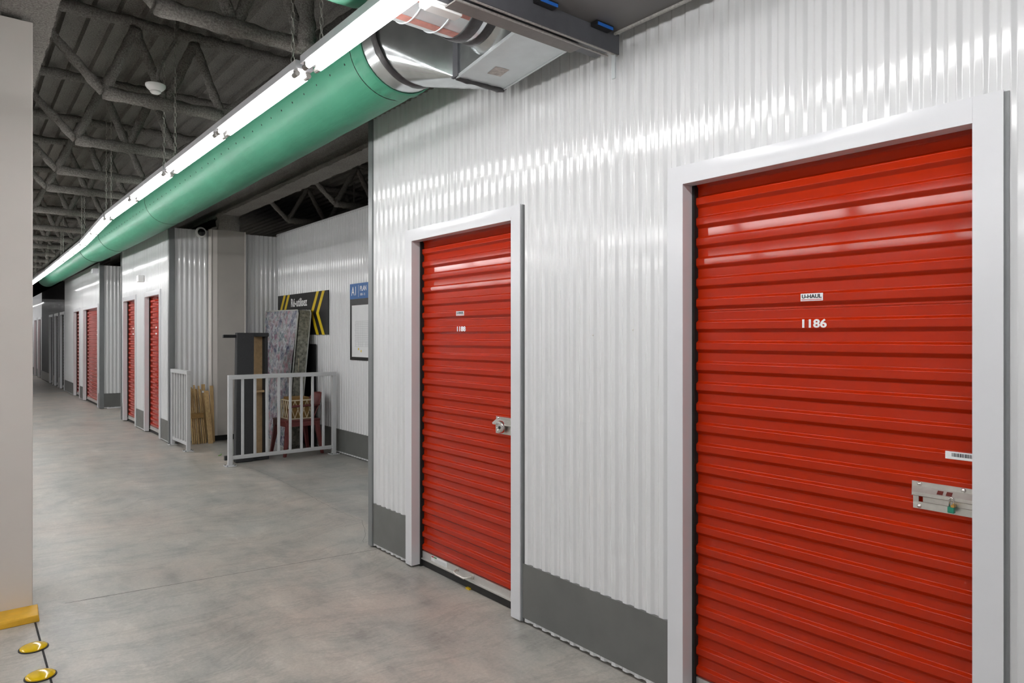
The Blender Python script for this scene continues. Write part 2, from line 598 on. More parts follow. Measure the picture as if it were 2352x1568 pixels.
r = empty('wall_left', (-6.22, -3, 0), 'white corrugated metal wall along the far side of the open bay behind the beige column', 'wall', kind='structure')
run_sheets(r, 'y', -3.0, 34.0, 0.0, WTOP, -6.2, 1, fine=False, width=3.0)
r = empty('wall_back', (-6.2, -3, 0), 'white corrugated metal wall behind the viewpoint', 'wall', kind='structure')
run_sheets(r, 'x', -6.2, 2.4, 0.0, WTOP, -2.98, 1, fine=False)
r = empty('wall_end', (-6.2, 34, 0), 'white corrugated metal wall closing the far corridor', 'wall', kind='structure')
run_sheets(r, 'x', -6.2, 2.4, 0.0, WTOP, 33.98, -1, fine=False)

def corner_post(name, label, x0, x1, y0, y1, z1):
    mb = MB()
    mb.box(x0, x1, y0, y1, 0.006, z1)
    o = mb.build(name, 'corner_steel', None, bevel=0.004)
    return tag(o, label, 'trim', kind='structure')
corner_post('trim_1', 'grey steel corner trim at the alcove edge beside door 1188', 2.289, 2.365, 4.397, 4.457, WTOP)
corner_post('trim_2', 'grey steel corner trim beside the white railing past the alcove', 2.289, 2.365, 10.405, 10.475, 3.02)
corner_post('trim_3', 'grey steel corner trim at the far edge of the cross passage', 2.289, 2.372, 16.385, 16.465, 2.99)
corner_post('trim_4', 'grey steel corner trim at the near edge of the cross passage', 2.289, 2.365, 13.985, 14.03, WTOP)

# ------------------------------------------------------------------ roll-up doors
SP = 0.0835
SLAT_TOP = 2.0265          # top of the slat whose lower edge carries the 1.954 shadow line
def slat_profile(p=SP):
    d = 0.0135
    pts = [(0.0, d), (0.365 * p, d), (0.385 * p, d - 0.0005), (0.402 * p, d - 0.0020), (0.412 * p, d - 0.0040), (0.462 * p, 0.0040), (0.472 * p, 0.0020), (0.489 * p, 0.0005), (0.51 * p, 0.0),
           (0.78 * p, 0.0), (0.805 * p, 0.0004), (0.83 * p, 0.0016), (0.955 * p, d - 0.0016), (0.978 * p, d - 0.0004), (1.0 * p, d)]
    return pts
CX = 2.362                 # crest plane of the curtains
FR = 0.076

def roll_door(name, label, y0, y1, near=True, number=None, sticker=True, slats=True, cm='red_curtain'):
    r = empty(name, (DX, y0, 0), label, 'door', kind='structure')
    for a, b in ((y0 - FR, y0), (y1, y1 + FR)):
        mb = MB()
        inner = b if a < y0 else a
        if a < y0:
            pr = [(WX + 0.012, a), (DX, a), (DX, b), (DX + 0.062, b), (DX + 0.062, b - 0.003), (DX + 0.003, b - 0.003), (DX + 0.003, a + 0.003), (WX + 0.012, a + 0.003)]
        else:
            pr = [(DX + 0.062, a), (DX, a), (DX, b), (WX + 0.012, b), (WX + 0.012, b - 0.003), (DX + 0.003, b - 0.003), (DX + 0.003, a + 0.003), (DX + 0.062, a + 0.003)]
        mb.loft([[(x, y, 0.012) for x, y in pr], [(x, y, DOOR_H + FR) for x, y in pr]])
        mb.build('jamb', 'white_trim', r)
        sg = 1 if a < y0 else -1
        MB().box(DX + 0.062, DX + 0.20, inner + sg * 0.012, inner - sg * 0.05, 0.0, DOOR_H + 0.06).build('guide_gap_shade', 'black_gap', r)  # black block stands in for the shade inside the guide gap
        if a < y0 and near:
            MB().box(WX - 0.006, WX + 0.012, a - 0.012, a, 0.012, DOOR_H + FR - 0.004).build('jamb_gap_shade', 'corner_steel', r)  # grey strip stands in for the shaded groove between jamb and wall
    mb = MB()
    nn = 24
    rows = 6
    # header face, very slightly bellied sheet metal
    for j in range(nn + 1):
        pass
    rings = []
    for i in range(rows + 1):
        zz = DOOR_H + FR * i / rows
        ring = []
        for j in range(nn + 1):
            yy = y0 + (y1 - y0) * j / nn
            belly = math.sin(math.pi * j / nn) ** 1.5 * 0.0045 * math.sin(math.pi * (0.15 + 0.85 * i / rows))
            ring.append((DX - 0.0006 - (belly if near else 0), yy, zz))
        rings.append(ring)
    mb.loft(rings, closed=False)
    mb.box(DX + 0.0005, DX + 0.062, y0 + 0.001, y1 - 0.001, DOOR_H + 0.0003, DOOR_H + 0.004)
    mb.box(DX + 0.0005, WX + 0.012, y0, y1, DOOR_H + FR - 0.003, DOOR_H + FR - 0.0003)
    mb.build('header', 'white_trim', r, smooth=True, auto=30)
    # curtain of ribs
    zt = SLAT_TOP + SP * 2
    prof = slat_profile()
    ymin, ymax = y0 + 0.006, y1 - 0.008
    zs = []
    z = zt
    k = 0
    while z - SP > 0.09:
        if k == 7:
            z -= 0.010
        zs.append(z)
        z -= SP
        k += 1
    zbot = z
    proto = None
    joined = MB()
    for i, z in enumerate(zs):
        mb = joined if not slats else MB()
        mb.loft([[(CX + d, ymax, z - u) for u, d in prof], [(CX + d, ymin, z - u) for u, d in prof]], closed=False)
        if i == 7:
            sm = ((0.0135, z + 0.0102), (0.0125, z + 0.009), (0.0125, z + 0.004), (0.0145, z + 0.003), (0.0145, z + 0.0018), (0.0135, z + 0.001), (0.0135, z - 0.0002))
            mb.loft([[(CX + d, ymax, zz) for d, zz in sm], [(CX + d, ymin, zz) for d, zz in sm]], closed=False)
        if slats:
            if proto is None:
                proto = mb.build('slat', cm, r, smooth=True, wn=True)
                z_first = z
            elif i == 7:
                mb.build('slat', cm, r, smooth=True, wn=True)
            else:
                inst(proto, 'slat', r, (0, 0, z - z_first))
    mb = MB()
    mb.box(CX + 0.020, CX + 0.023, ymin, ymax, 0.05, zt + 0.05)
    if slats:
        mb.build('curtain_backing', cm, r)
    else:
        joined.v += []
        joined.build('curtain', cm, r, smooth=True, wn=True)
    # bottom bar and seal
    bb = MB()
    bb.box(CX + 0.001, CX + 0.02, ymin, ymax, 0.055, zbot + 0.004)
    bb.box(CX - 0.008, CX + 0.02, ymin, ymax, 0.049, 0.056)
    bar = bb.build('bottom_bar', 'alu_bar', r)
    MB().box(CX + 0.002, CX + 0.022, ymin, ymax, 0.003, 0.049).build('rubber_seal', 'black_rubber', r)
    MB().box(CX + 0.06, CX + 0.064, y0 - 0.05, y1 + 0.05, 0.0, DOOR_H + 0.3).build('dark_interior', 'black_gap', r)
    yc = (y0 + y1) / 2
    if near:
        hy = yc + 0.02
        h = MB()
        h.tube([(CX - 0.002, hy + 0.075, 0.083), (CX - 0.03, hy + 0.07, 0.078), (CX - 0.034, hy + 0.05, 0.07), (CX - 0.034, hy - 0.04, 0.068),
                (CX - 0.03, hy - 0.065, 0.076), (CX - 0.002, hy - 0.075, 0.083)], 0.006, 8)
        h.disc_lathe((CX + 0.001, hy - 0.075, 0.082), (-1, 0, 0), [(0, 0.018), (0.004, 0.018), (0.006, 0.012)], 16)
        h.disc_lathe((CX + 0.001, hy + 0.075, 0.084), (-1, 0, 0), [(0, 0.012), (0.004, 0.012), (0.006, 0.008)], 16)
        h.build('pull_handle', 'zinc', bar, smooth=True, auto=40)
        s = MB().box(CX - 0.0004, CX + 0.002, y1 - 0.30, y1 - 0.12, 0.064, 0.098).build('care_sticker', 'sticker_white', bar)
        MB().box(CX - 0.0009, CX - 0.0003, y1 - 0.15, y1 - 0.125, 0.088, 0.096).build('sticker_mark', 'ink_red', bar)
        MB().box(CX - 0.0009, CX - 0.0003, y1 - 0.185, y1 - 0.152, 0.088, 0.096).build('sticker_mark', 'ink_green', bar)
        for q in range(5):
            MB().box(CX - 0.0009, CX - 0.0003, y1 - 0.29, y1 - 0.16, 0.068 + q * 0.004, 0.0688 + q * 0.004).build('sticker_line', 'plan_ink', bar)
    ny = number[1] if number else y0 + 0.52
    sy = number[2] if number else y0 + 0.52
    fx = CX - 0.0004
    if number:
        wall_text('unit_number', number[0], number[3], fx - 0.0008, ny, 1.5455, 'lettering_white', r, bold=0.0012, sx=number[4])
    elif near or sticker:
        MB().box(fx - 0.001, fx, ny - 0.055, ny + 0.055, 1.533, 1.559).build('unit_number', 'sticker_white', r)
    st = MB().box(fx - 0.0012, fx + 0.001, sy - 0.041, sy + 0.041, 1.6275, 1.6545).build('brand_sticker', 'sticker_white', r, bevel=0.0008)
    if number:
        wall_text('brand_lettering', 'U-HAUL', 0.0185, fx - 0.002, sy, 1.6435, 'ink_dark', st, bold=0.0005, sx=1.08)
        MB().box(fx - 0.0017, fx - 0.001, sy - 0.037, sy + 0.037, 1.6312, 1.6335).build('brand_line', 'ink_red', st)
    return r

d1186 = roll_door('door_1', 'red roll-up unit door numbered 1186 with padlocked slide latch', *DOOR_1186, number=('1186', 1.208, 1.214, 0.040, 1.22))
d1188 = roll_door('door_2', 'red roll-up unit door numbered 1188 with round disc lock', *DOOR_1188, number=('1188', 3.395, 3.405, 0.040, 1.22))
roll_door('door_3', 'narrow red roll-up door beside the grey corner trim and railing', *DOOR_B, near=False)
roll_door('door_4', 'narrow red roll-up door beside the cross passage, before the corner', *DOOR_A, near=False)
far_labels = ['wide red roll-up door just past the cross passage', 'narrow red roll-up door behind the wide red one',
              'dark roll-up door, first in the dark wall stretch', 'dark roll-up door, second in the dark wall stretch',
              'dark roll-up door, third in the dark wall stretch', 'red roll-up door just beyond the dark wall stretch',
              'last red roll-up door at the corridor end']
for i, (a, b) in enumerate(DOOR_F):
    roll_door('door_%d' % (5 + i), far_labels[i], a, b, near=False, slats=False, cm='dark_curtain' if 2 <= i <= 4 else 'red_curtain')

# --- latch of 1186 and its padlock
def slide_latch():
    X0 = CX - 0.003
    y0, y1 = 0.70, 0.884
    r = empty('slide_latch', (X0, y1, 0.96), 'brushed steel slide latch plate on red door 1186', 'latch')
    mb = MB()
    # upper channel: sloping shelf with two square windows, lower flange
    prof = [(0.0, 1.043), (0.0, 1.028), (-0.018, 1.012), (-0.018, 1.002), (-0.012, 0.999)]
    mb.loft([[(X0 + d, y1 - (0.006 if i > 1 else 0), z) for i, (d, z) in enumerate(prof)], [(X0 + d, y0, z) for d, z in prof]], closed=False)
    mb.loft([[(X0 + d, y1, z) for d, z in ((0.0, 1.043), (0.003, 1.043), (0.003, 0.999), (-0.012, 0.999))],
             [(X0 + d, y0, z) for d, z in ((0.0, 1.043), (0.003, 1.043), (0.003, 0.999), (-0.012, 0.999))]], closed=False)
    mb.build('upper_channel', 'zinc', r)
    MB().box(X0 - 0.0015, X0 + 0.002, y0, y1 - 0.004, 0.958, 0.980).build('lower_flange', 'zinc', r)
    MB().box(X0 - 0.001, X0 + 0.002, y1 - 0.02, y1 - 0.004, 0.978, 1.0).build('end_plate', 'zinc', r)
    MB().box(X0 - 0.006, X0 - 0.001, y0, y1 - 0.034, 0.982, 1.0).build('slide_bolt', 'zinc', r)
    for yy in (0.80, 0.775):
        MB().add([(X0 - 0.0055, yy + 0.008, 1.0245), (X0 - 0.0055, yy - 0.008, 1.0245), (X0 - 0.0165, yy - 0.008, 1.0145), (X0 - 0.0165, yy + 0.008, 1.0145)],
                 [(0, 1, 2, 3)]).build('square_window', 'window_red', r)
    for yy, zz in ((0.862, 1.036), (0.862, 0.966), (0.74, 1.036)):
        MB().disc_lathe((X0, yy, zz), (-1, 0, 0), [(0, 0.007), (0.003, 0.0065), (0.005, 0.004), (0.0055, 0)], 14).build('bolt_head', 'chrome', r, smooth=True)
    p = empty('padlock', (X0 - 0.02, 0.766, 0.962), 'small green padlock hanging from the slide latch', 'padlock')
    MB().box(X0 - 0.028, X0 - 0.012, 0.757, 0.775, 0.966, 0.985).build('lock_body', 'lock_green', p, bevel=0.002)
    MB().box(X0 - 0.0285, X0 - 0.0115, 0.7568, 0.7655, 0.9845, 0.9915).build('brass_collar', 'brass', p)
    pts = []
    for k in range(9):
        a = math.pi * k / 8
        pts.append((X0 - 0.02, 0.766 + 0.0055 * math.cos(a), 1.006 + 0.0055 * math.sin(a)))
    MB().tube([(X0 - 0.02, 0.7715, 0.984)] + pts + [(X0 - 0.02, 0.7605, 0.984)], 0.0022, 8).build('shackle', 'chrome', p, smooth=True)
    b = MB().box(CX - 0.0015, CX + 0.001, 0.70, 0.790, 1.126, 1.149).build('barcode_sticker', 'sticker_white', None, origin=(CX, 0.745, 1.126))
    tag(b, 'white barcode sticker on red door 1186 above the latch', 'sticker')
    rnd = random.Random(4)
    yy = 0.772
    while yy > 0.705:
        wd = rnd.choice((0.0012, 0.002, 0.003))
        MB().box(CX - 0.0022, CX - 0.0014, yy - wd, yy, 1.134, 1.145).build('barcode_bar', 'ink_dark', b)
        yy -= wd + rnd.choice((0.0012, 0.002))
slide_latch()

def disc_latch():
    X0 = CX - 0.003
    r = empty('hasp_plate', (X0, 3.02, 0.955), 'zinc latch plate behind the disc lock on red door 1188', 'latch')
    y1 = 3.045
    y0 = 2.86
    mb = MB()
    prof = [(0.0, 1.052), (0.0, 1.036), (-0.020, 1.018), (-0.020, 1.010), (-0.012, 1.006)]
    mb.loft([[(X0 + d, y1 + (0.010 if i > 1 else 0), z) for i, (d, z) in enumerate(prof)], [(X0 + d, y0, z) for d, z in prof]], closed=False)
    mb.build('upper_channel', 'zinc', r)
    MB().box(X0 - 0.002, X0 + 0.002, y0, y1, 0.958, 0.985).build('lower_flange', 'zinc', r)
    MB().box(X0 - 0.001, X0 + 0.002, y0, y1 - 0.02, 0.980, 1.012).build('back_plate', 'zinc', r)
    for yy, zz in ((3.022, 1.045), (3.022, 0.968)):
        MB().disc_lathe((X0, yy, zz), (-1, 0, 0), [(0, 0.007), (0.003, 0.0065), (0.0055, 0.003), (0.006, 0)], 14).build('bolt_head', 'chrome', r, smooth=True)
    d = MB().disc_lathe((X0 - 0.022, 2.978, 1.0), (-1, 0, 0), [(-0.012, 0.030), (-0.006, 0.0355), (0.004, 0.0355), (0.010, 0.031), (0.012, 0.020), (0.010, 0.018), (0.010, 0)], 32)
    o = d.build('disc_padlock', 'chrome', None, smooth=True, auto=40, origin=(X0 - 0.022, 2.978, 0.96))
    tag(o, 'round chrome disc padlock on red door 1188', 'padlock')
    MB().disc_lathe((X0 - 0.033, 2.974, 0.997), (-1, 0, 0), [(0, 0.0085), (0.0012, 0.0085), (0.0012, 0)], 16).build('keyway', 'black_plastic', o)
disc_latch()
t = MB().box(2.349, 2.364, 3.295, 3.33, 0.0, 0.009).build('yellow_wedge', 'yellow_gloss', None, origin=(2.36, 3.31, 0))
tag(t, 'small yellow stop on the floor under the bottom seal of door 1188', 'door stop')

# ------------------------------------------------------------------ column, curb, floor domes
c = MB().box(-0.12, 0.32, 4.545, 4.98, 0.0, 3.215).build('drywall_column', 'column_paint', None, bevel=0.004, origin=(0.1, 4.76, 0))
tag(c, 'beige painted square column standing in a yellow kerb', 'column', kind='structure')
c.name = 'trim_5'
cb = MB()
cb.hexa([(-0.16, 4.36, 0), (0.337, 4.36, 0), (0.345, 4.545, 0), (-0.16, 4.545, 0), (-0.16, 4.375, 0.036), (0.330, 4.365, 0.036), (0.342, 4.545, 0.036), (-0.16, 4.545, 0.036)])
o = cb.build('yellow_kerb', 'yellow_paint', None, bevel=0.004, origin=(0.1, 4.45, 0))
tag(o, 'yellow painted kerb block at the foot of the beige column', 'kerb')
for y, lab in ((4.005, 'yellow dome floor marker next to the yellow kerb'), (3.655, 'yellow dome floor marker furthest from the yellow kerb')):
    r = empty('floor_marker', (0.285, y, 0), lab, 'marker', 'yellow dome floor markers along the joint')
    MB().disc_lathe((0.285, y, 0), (0, 0, 1), [(0, 0.062), (0.004, 0.061), (0.004, 0)], 36).build('adhesive_pad', 'black_rubber', r)
    MB().disc_lathe((0.285, y, 0.004), (0, 0, 1), [(0, 0.056), (0.004, 0.056), (0.009, 0.050), (0.013, 0.036), (0.015, 0.018), (0.0155, 0)], 40).build('dome', 'yellow_gloss', r, smooth=True, auto=50)

# ------------------------------------------------------------------ alcove: column, railings, stored things
dw = empty('trim_6', (2.82, 10.30, 0), 'unpainted taped drywall column cover at the alcove end', 'column', kind='structure')
MB().box(2.82, 3.297, 10.30, 10.415, 0.08, 3.04).build('board_face', 'drywall', dw)
MB().box(2.814, 2.828, 10.293, 10.415, 0.08, 3.04).build('corner_bead', 'column_paint', dw)
MB().box(3.288, 3.303, 10.294, 10.32, 0.08, 3.04).build('corner_bead', 'column_paint', dw)
MB().box(2.845, 2.905, 10.297, 10.302, 0.08, 3.03).build('joint_tape', 'column_paint', dw)
MB().box(2.86, 3.26, 10.34, 10.415, 0.0, 0.08).build('under_board_shade', 'black_gap', dw)  # black block painted as the shade in the gap below the drywall

def railing(name, label, p0, p1, nb):
    a, b = Vector(p0), Vector(p1)
    d = (b - a).normalized()
    nrm = Vector((-d.y, d.x))
    r = empty(name, (a.x, a.y, 0), label, 'railing')
    H = 1.05
    def bar(c, hw, hd, z0, z1, nm, mat='rail_paint', bv=0.003):
        c = Vector(c)
        q = [c - d * hw - nrm * hd, c + d * hw - nrm * hd, c + d * hw + nrm * hd, c - d * hw + nrm * hd]
        return MB().hexa([(p.x, p.y, z0) for p in q] + [(p.x, p.y, z1) for p in q]).build(nm, mat, r, bevel=bv)
    L = (b - a).length
    s = 0.024
    for e in (a, b):
        bar(e, s, s, 0.012, H - 0.045, 'post')
        bp = bar(e, 0.058, 0.058, 0.001, 0.012, 'base_plate')
        for sx in (-1, 1):
            for sy in (-1, 1):
                q = e + d * 0.042 * sx + nrm * 0.042 * sy
                MB().disc_lathe((q.x, q.y, 0.012), (0, 0, 1), [(0, 0.008), (0.006, 0.008), (0.007, 0)], 8).build('anchor_bolt', 'black_plastic', bp)
    m = (a + b) / 2
    bar(m, L / 2 + s, s + 0.002, H - 0.045, H + 0.004, 'top_rail')
    bar(m, L / 2 - s, 0.013, 0.075, 0.118, 'bottom_rail')
    for i in range(nb):
        c = a + d * (L * (i + 1) / (nb + 1))
        bar(c, 0.0135, 0.0135, 0.118, H - 0.045, 'baluster', bv=0.002)
    return r
railing('railing', 'long white metal railing section across the alcove front', (2.45, 8.19), (3.735, 8.21), 8)
railing('railing', 'short white metal railing section beside the grey corner trim', (2.345, 9.60), (2.325, 10.34), 5)

# --- mattress leaning on the alcove wall
def mattress():
    W, H, T = 1.34, 1.88, 0.185
    r = empty('mattress', (3.55, 9.65, 0), 'floral quilted mattress leaning upright against the alcove wall', 'mattress')
    fb = (Vector((3.41, 8.99, 0.0)), Vector((3.585, 10.31, 0.0)))       # front bottom edge, near and far
    ft = (Vector((3.575, 8.96, H - 0.02)), Vector((3.595, 10.30, H)))    # front top edge
    def W2(u, v, d):
        k = u / W
        g = v / H
        f = fb[0].lerp(fb[1], k).lerp(ft[0].lerp(ft[1], k), g)
        sag = 0.03 * math.sin(math.pi * g) * (1 - k)
        return (f.x - sag + (T - d), f.y, f.z)
    mb = MB()
    nu, nv = 108, 150
    def inset(u, v):
        e = min(u, W - u, v, H - v)
        return min(1.0, max(0.0, e / 0.05))
    R = 0.045
    rows = []
    for j in range(nv + 1):
        v = H * j / nv
        ring = []
        for i in range(nu + 1):
            u = W * i / nu
            q1 = abs(math.sin(math.pi * (u / 0.15 + v / 0.19)))
            q2 = abs(math.sin(math.pi * (u / 0.15 - v / 0.19)))
            puff = 0.042 * (min(q1, q2) ** 0.42)
            ring.append(W2(u, v, T + (puff - 0.016) * inset(u, v)))
        rows.append(ring)
    mb.loft(rows, closed=False)
    mb.build('quilted_top', 'mattress_floral', r, smooth=True)
    rim = MB()
    loop = [(R, 0), (W - R, 0), (W, R), (W, H - R), (W - R, H), (R, H), (0, H - R), (0, R)]
    rim.loft([[W2(u, v, d) for u, v in loop] for d in (0.0, T * 0.5, T - 0.022)], caps=True)
    rim.build('side_band', 'mattress_side', r)
    for d in (0.008, T + 0.002):
        pts = [W2(u, v, d) for u, v in loop]
        MB().tube(pts + [pts[0], pts[1]], 0.009, 6).build('piping', 'piping', r, smooth=True)
    MB().tube([W2(-0.004, 1.22, 0.10), W2(-0.022, 1.17, 0.098), W2(-0.022, 1.08, 0.092), W2(-0.004, 1.04, 0.09)], 0.004, 6).build('side_handle', 'crate_cream', r, smooth=True)
mattress()
bk = MB().box(3.782, 3.795, 8.90, 10.2, 0.0, 1.40)
o = bk.build('black_board', 'black_plastic', None, origin=(3.78, 9.5, 0))
tag(o, 'black board standing behind the floral mattress', 'board')

# --- carpet covered open case
def case():
    r = empty('carpeted_case', (2.75, 8.5, 0), 'tall narrow open wooden case covered in grey carpet, leaning behind the railing', 'case')
    sh = 0.46 / 1.55           # lean away from the railing
    lx = 0.16 / 1.55
    def P(x, y, z):
        return (x + z * lx, y + z * sh, z)
    def blk(x0, x1, y0, y1, z0, z1, nm, mat, bv=0.008):
        q = [(x0, y0), (x1, y0), (x1, y1), (x0, y1)]
        return MB().hexa([P(x, y, z0) for x, y in q] + [P(x, y, z1) for x, y in q]).build(nm, mat, r, bevel=bv)
    blk(2.555, 2.765, 8.33, 8.42, 0.005, 1.55, 'padded_side', 'carpet')
    blk(2.765, 2.80, 8.39, 8.80, 0.03, 1.53, 'inner_side', 'raw_wood', 0.0)
    blk(2.80, 2.93, 8.50, 8.52, 0.05, 1.50, 'wood_back', 'raw_wood', 0.0)
    blk(2.925, 2.965, 8.40, 8.82, 0.005, 1.55, 'far_side', 'carpet')
    blk(2.765, 2.965, 8.36, 8.82, 1.50, 1.55, 'top_board', 'carpet')
    blk(2.765, 2.965, 8.36, 8.82, 0.005, 0.05, 'bottom_board', 'carpet')
    blk(2.80, 2.925, 8.42, 8.50, 0.80, 0.825, 'shelf_cleat', 'raw_wood', 0.0)
    blk(2.40, 2.56, 8.36, 8.40, 1.485, 1.525, 'top_rail', 'black_plastic', 0.004)
    blk(2.44, 2.56, 8.36, 8.40, 0.04, 0.09, 'bottom_rail', 'black_plastic', 0.004)
case()

# --- wooden slats leaning at the alcove end
def slats():
    rnd = random.Random(11)
    B = empty('slat_bundle', (2.62, 10.2, 0), 'strapped bundle of thin wooden slats leaning beside the drywall column', 'slats')
    for i in range(8):
        x = 2.540 + i * 0.0195
        h = 0.80 + rnd.uniform(-0.05, 0.03)
        xb = x + 0.004 + i * 0.0035
        yb, yt = 10.18 + rnd.uniform(-.025, .02), 10.355 + rnd.uniform(-.025, .01)
        w_ = 0.0135
        MB().hexa([(xb, yb, 0.0), (xb + w_, yb, 0.0), (xb + w_, yb + 0.04, 0.0), (xb, yb + 0.04, 0.0),
                   (x, yt, h), (x + w_, yt, h), (x + w_, yt + 0.04, h), (x, yt + 0.04, h)]).build('slat', 'slat_wood', B)
    MB().hexa([(2.543, 10.225, 0.355), (2.70, 10.225, 0.355), (2.70, 10.33, 0.355), (2.543, 10.33, 0.355),
               (2.543, 10.24, 0.425), (2.70, 10.24, 0.425), (2.70, 10.34, 0.425), (2.543, 10.34, 0.425)]).build('strap', 'cardboard', B)
    for i, (x, wd, h, lab, yb) in enumerate([(2.716, 0.045, 0.82, 'tallest wooden plank standing behind the others with a white tag', 10.27),
                                         (2.735, 0.06, 0.73, 'single pale wooden plank standing in front of the other planks', 10.11),
                                         (2.805, 0.045, 0.80, 'narrow wooden plank standing against the drywall column', 10.22)]):
        yt = (10.385, 10.30, 10.27)[i] if i != 0 else 10.36
        mb = MB().hexa([(x, yb, 0.0), (x + wd, yb, 0.0), (x + wd, yb + 0.02, 0.0), (x, yb + 0.02, 0.0),
                        (x - 0.01, yt, h), (x + wd - 0.01, yt, h), (x + wd - 0.01, yt + 0.02, h), (x - 0.01, yt + 0.02, h)])
        o = mb.build('wooden_plank', 'slat_wood', None, origin=(x, yb, 0))
        tag(o, lab, 'plank')
        if i == 0:
            MB().box(x - 0.01, x + 0.035, 10.334, 10.338, 0.70, 0.73).build('paper_tag', 'sticker_white', o)
slats()

# --- plastic chair with a crate on it
def chair():
    r = empty('plastic_chair', (3.42, 8.62, 0), 'dark red moulded plastic chair behind the railing with a crate on its seat', 'chair')
    x0, x1, y0, y1, zs = 3.17, 3.63, 8.37, 8.83, 0.43
    def leg(xb, yb, xt, yt):
        w0, w1 = 0.018, 0.032
        MB().hexa([(xb - w0, yb - w0, 0), (xb + w0, yb - w0, 0), (xb + w0, yb + w0, 0), (xb - w0, yb + w0, 0),
                   (xt - w1, yt - w1, zs), (xt + w1, yt - w1, zs), (xt + w1, yt + w1, zs), (xt - w1, yt + w1, zs)]).build('leg', 'chair_red', r, bevel=0.006)
    leg(x0 - 0.01, y0 + 0.0, x0 + 0.05, y0 + 0.03)
    leg(x1 + 0.02, y0 + 0.0, x1 - 0.05, y0 + 0.03)
    leg(x0 - 0.01, y1 + 0.01, x0 + 0.05, y1 - 0.04)
    leg(x1 + 0.02, y1 + 0.01, x1 - 0.05, y1 - 0.04)
    MB().box(x0, x1, y0, y1, zs, zs + 0.022).build('seat', 'chair_red', r, bevel=0.01)
    ap = MB()
    ap.box(x0 + 0.01, x1 - 0.01, y0 + 0.005, y0 + 0.025, zs - 0.06, zs)
    ap.box(x0 + 0.005, x0 + 0.025, y0 + 0.01, y1 - 0.01, zs - 0.06, zs)
    ap.box(x0 + 0.01, x1 - 0.01, y1 - 0.025, y1 - 0.005, zs - 0.06, zs)
    ap.build('apron', 'chair_red', r)
    # curved backrest shell beside the wall
    rings = []
    for j in range(9):
        v = j / 8
        z = zs + 0.01 + v * 0.33
        hw = 0.20 * (1 - 0.45 * max(0, (v - 0.55) / 0.45) ** 2)
        ring = []
        for i in range(11):
            u = -1 + 2 * i / 10
            ring.append((x1 - 0.03 + 0.13 * v - 0.06 * u * u * (1 - 0.3 * v), (y0 + y1) / 2 + u * hw, z))
        rings.append(ring)
    o = MB().loft(rings, closed=False).build('backrest', 'chair_red', r, smooth=True)
    so = o.modifiers.new('solid', 'SOLIDIFY')
    so.thickness = 0.012
    for yy in (y0 + 0.02, y1 - 0.05):
        MB().tube([(x0 + 0.06, yy + 0.015, zs + 0.02), (x0 + 0.06, yy + 0.015, zs + 0.16), (x0 + 0.10, yy + 0.015, zs + 0.19), (x1 + 0.0, yy + 0.015, zs + 0.20)], 0.014, 8).build('armrest', 'chair_red', r, smooth=True)
chair()
def crate():
    x0, x1, y0, y1, z0, z1 = 3.235, 3.545, 8.42, 8.72, 0.455, 0.70
    r = empty('milk_crate', ((x0 + x1) / 2, (y0 + y1) / 2, z0), 'cream plastic lattice crate standing on the red plastic chair', 'crate')
    t = 0.014
    mb = MB()
    for z in (z0, z1 - t):
        mb.box(x0, x1, y0, y0 + t, z, z + t).box(x0, x1, y1 - t, y1, z, z + t)
        mb.box(x0, x0 + t, y0, y1, z, z + t).box(x1 - t, x1, y0, y1, z, z + t)
    for x in (x0, x1 - t):
        for y in (y0, y1 - t):
            mb.box(x, x + t, y, y + t, z0, z1)
    mb.build('crate_frame', 'crate_cream', r)
    def lat(nm, P):
        m = MB()
        n = 4
        for i in range(n):
            a, b = i / n, (i + 1) / n
            m.tube([P(a, 0.05), P(b, 0.95)], 0.005, 5)
            m.tube([P(b, 0.05), P(a, 0.95)], 0.005, 5)
        m.build(nm, 'crate_cream', r)
    H = z1 - z0
    lat('lattice_side', lambda u, v: (x0 + u * (x1 - x0), y0 + 0.007, z0 + v * H))
    lat('lattice_side', lambda u, v: (x0 + u * (x1 - x0), y1 - 0.007, z0 + v * H))
    lat('lattice_side', lambda u, v: (x0 + 0.007, y0 + u * (y1 - y0), z0 + v * H))
    lat('lattice_side', lambda u, v: (x1 - 0.007, y0 + u * (y1 - y0), z0 + v * H))
    MB().box(x0 + t, x1 - t, y0 + t, y1 - t, z0 + 0.002, z0 + 0.01).build('crate_floor', 'crate_cream', r)
    o = MB().box(x0 + 0.03, x1 - 0.04, y0 + 0.03, y1 - 0.03, z0 + 0.012, z1 + 0.03).build('cardboard_box', 'cardboard', None, origin=(x0 + .1, y0 + .1, z0 + .012))
    tag(o, 'brown cardboard piece sticking out of the cream crate', 'cardboard')
crate()
for k, (p, q) in enumerate((((2.55, 9.0), (2.62, 9.12)), ((2.83, 8.9), (2.95, 9.02)))):
    mb = MB().tube([(p[0], p[1], 0.004), ((p[0] + q[0]) / 2, p[1] + 0.02, 0.004), (q[0], q[1], 0.004)], 0.004, 6)
    tag(mb.build('lime_strap', 'tape_lime', None, origin=(p[0], p[1], 0)), ('lime green strap scrap on the floor left of the carpeted case', 'lime green strap scrap on the floor behind the carpeted case')[k], 'strap')

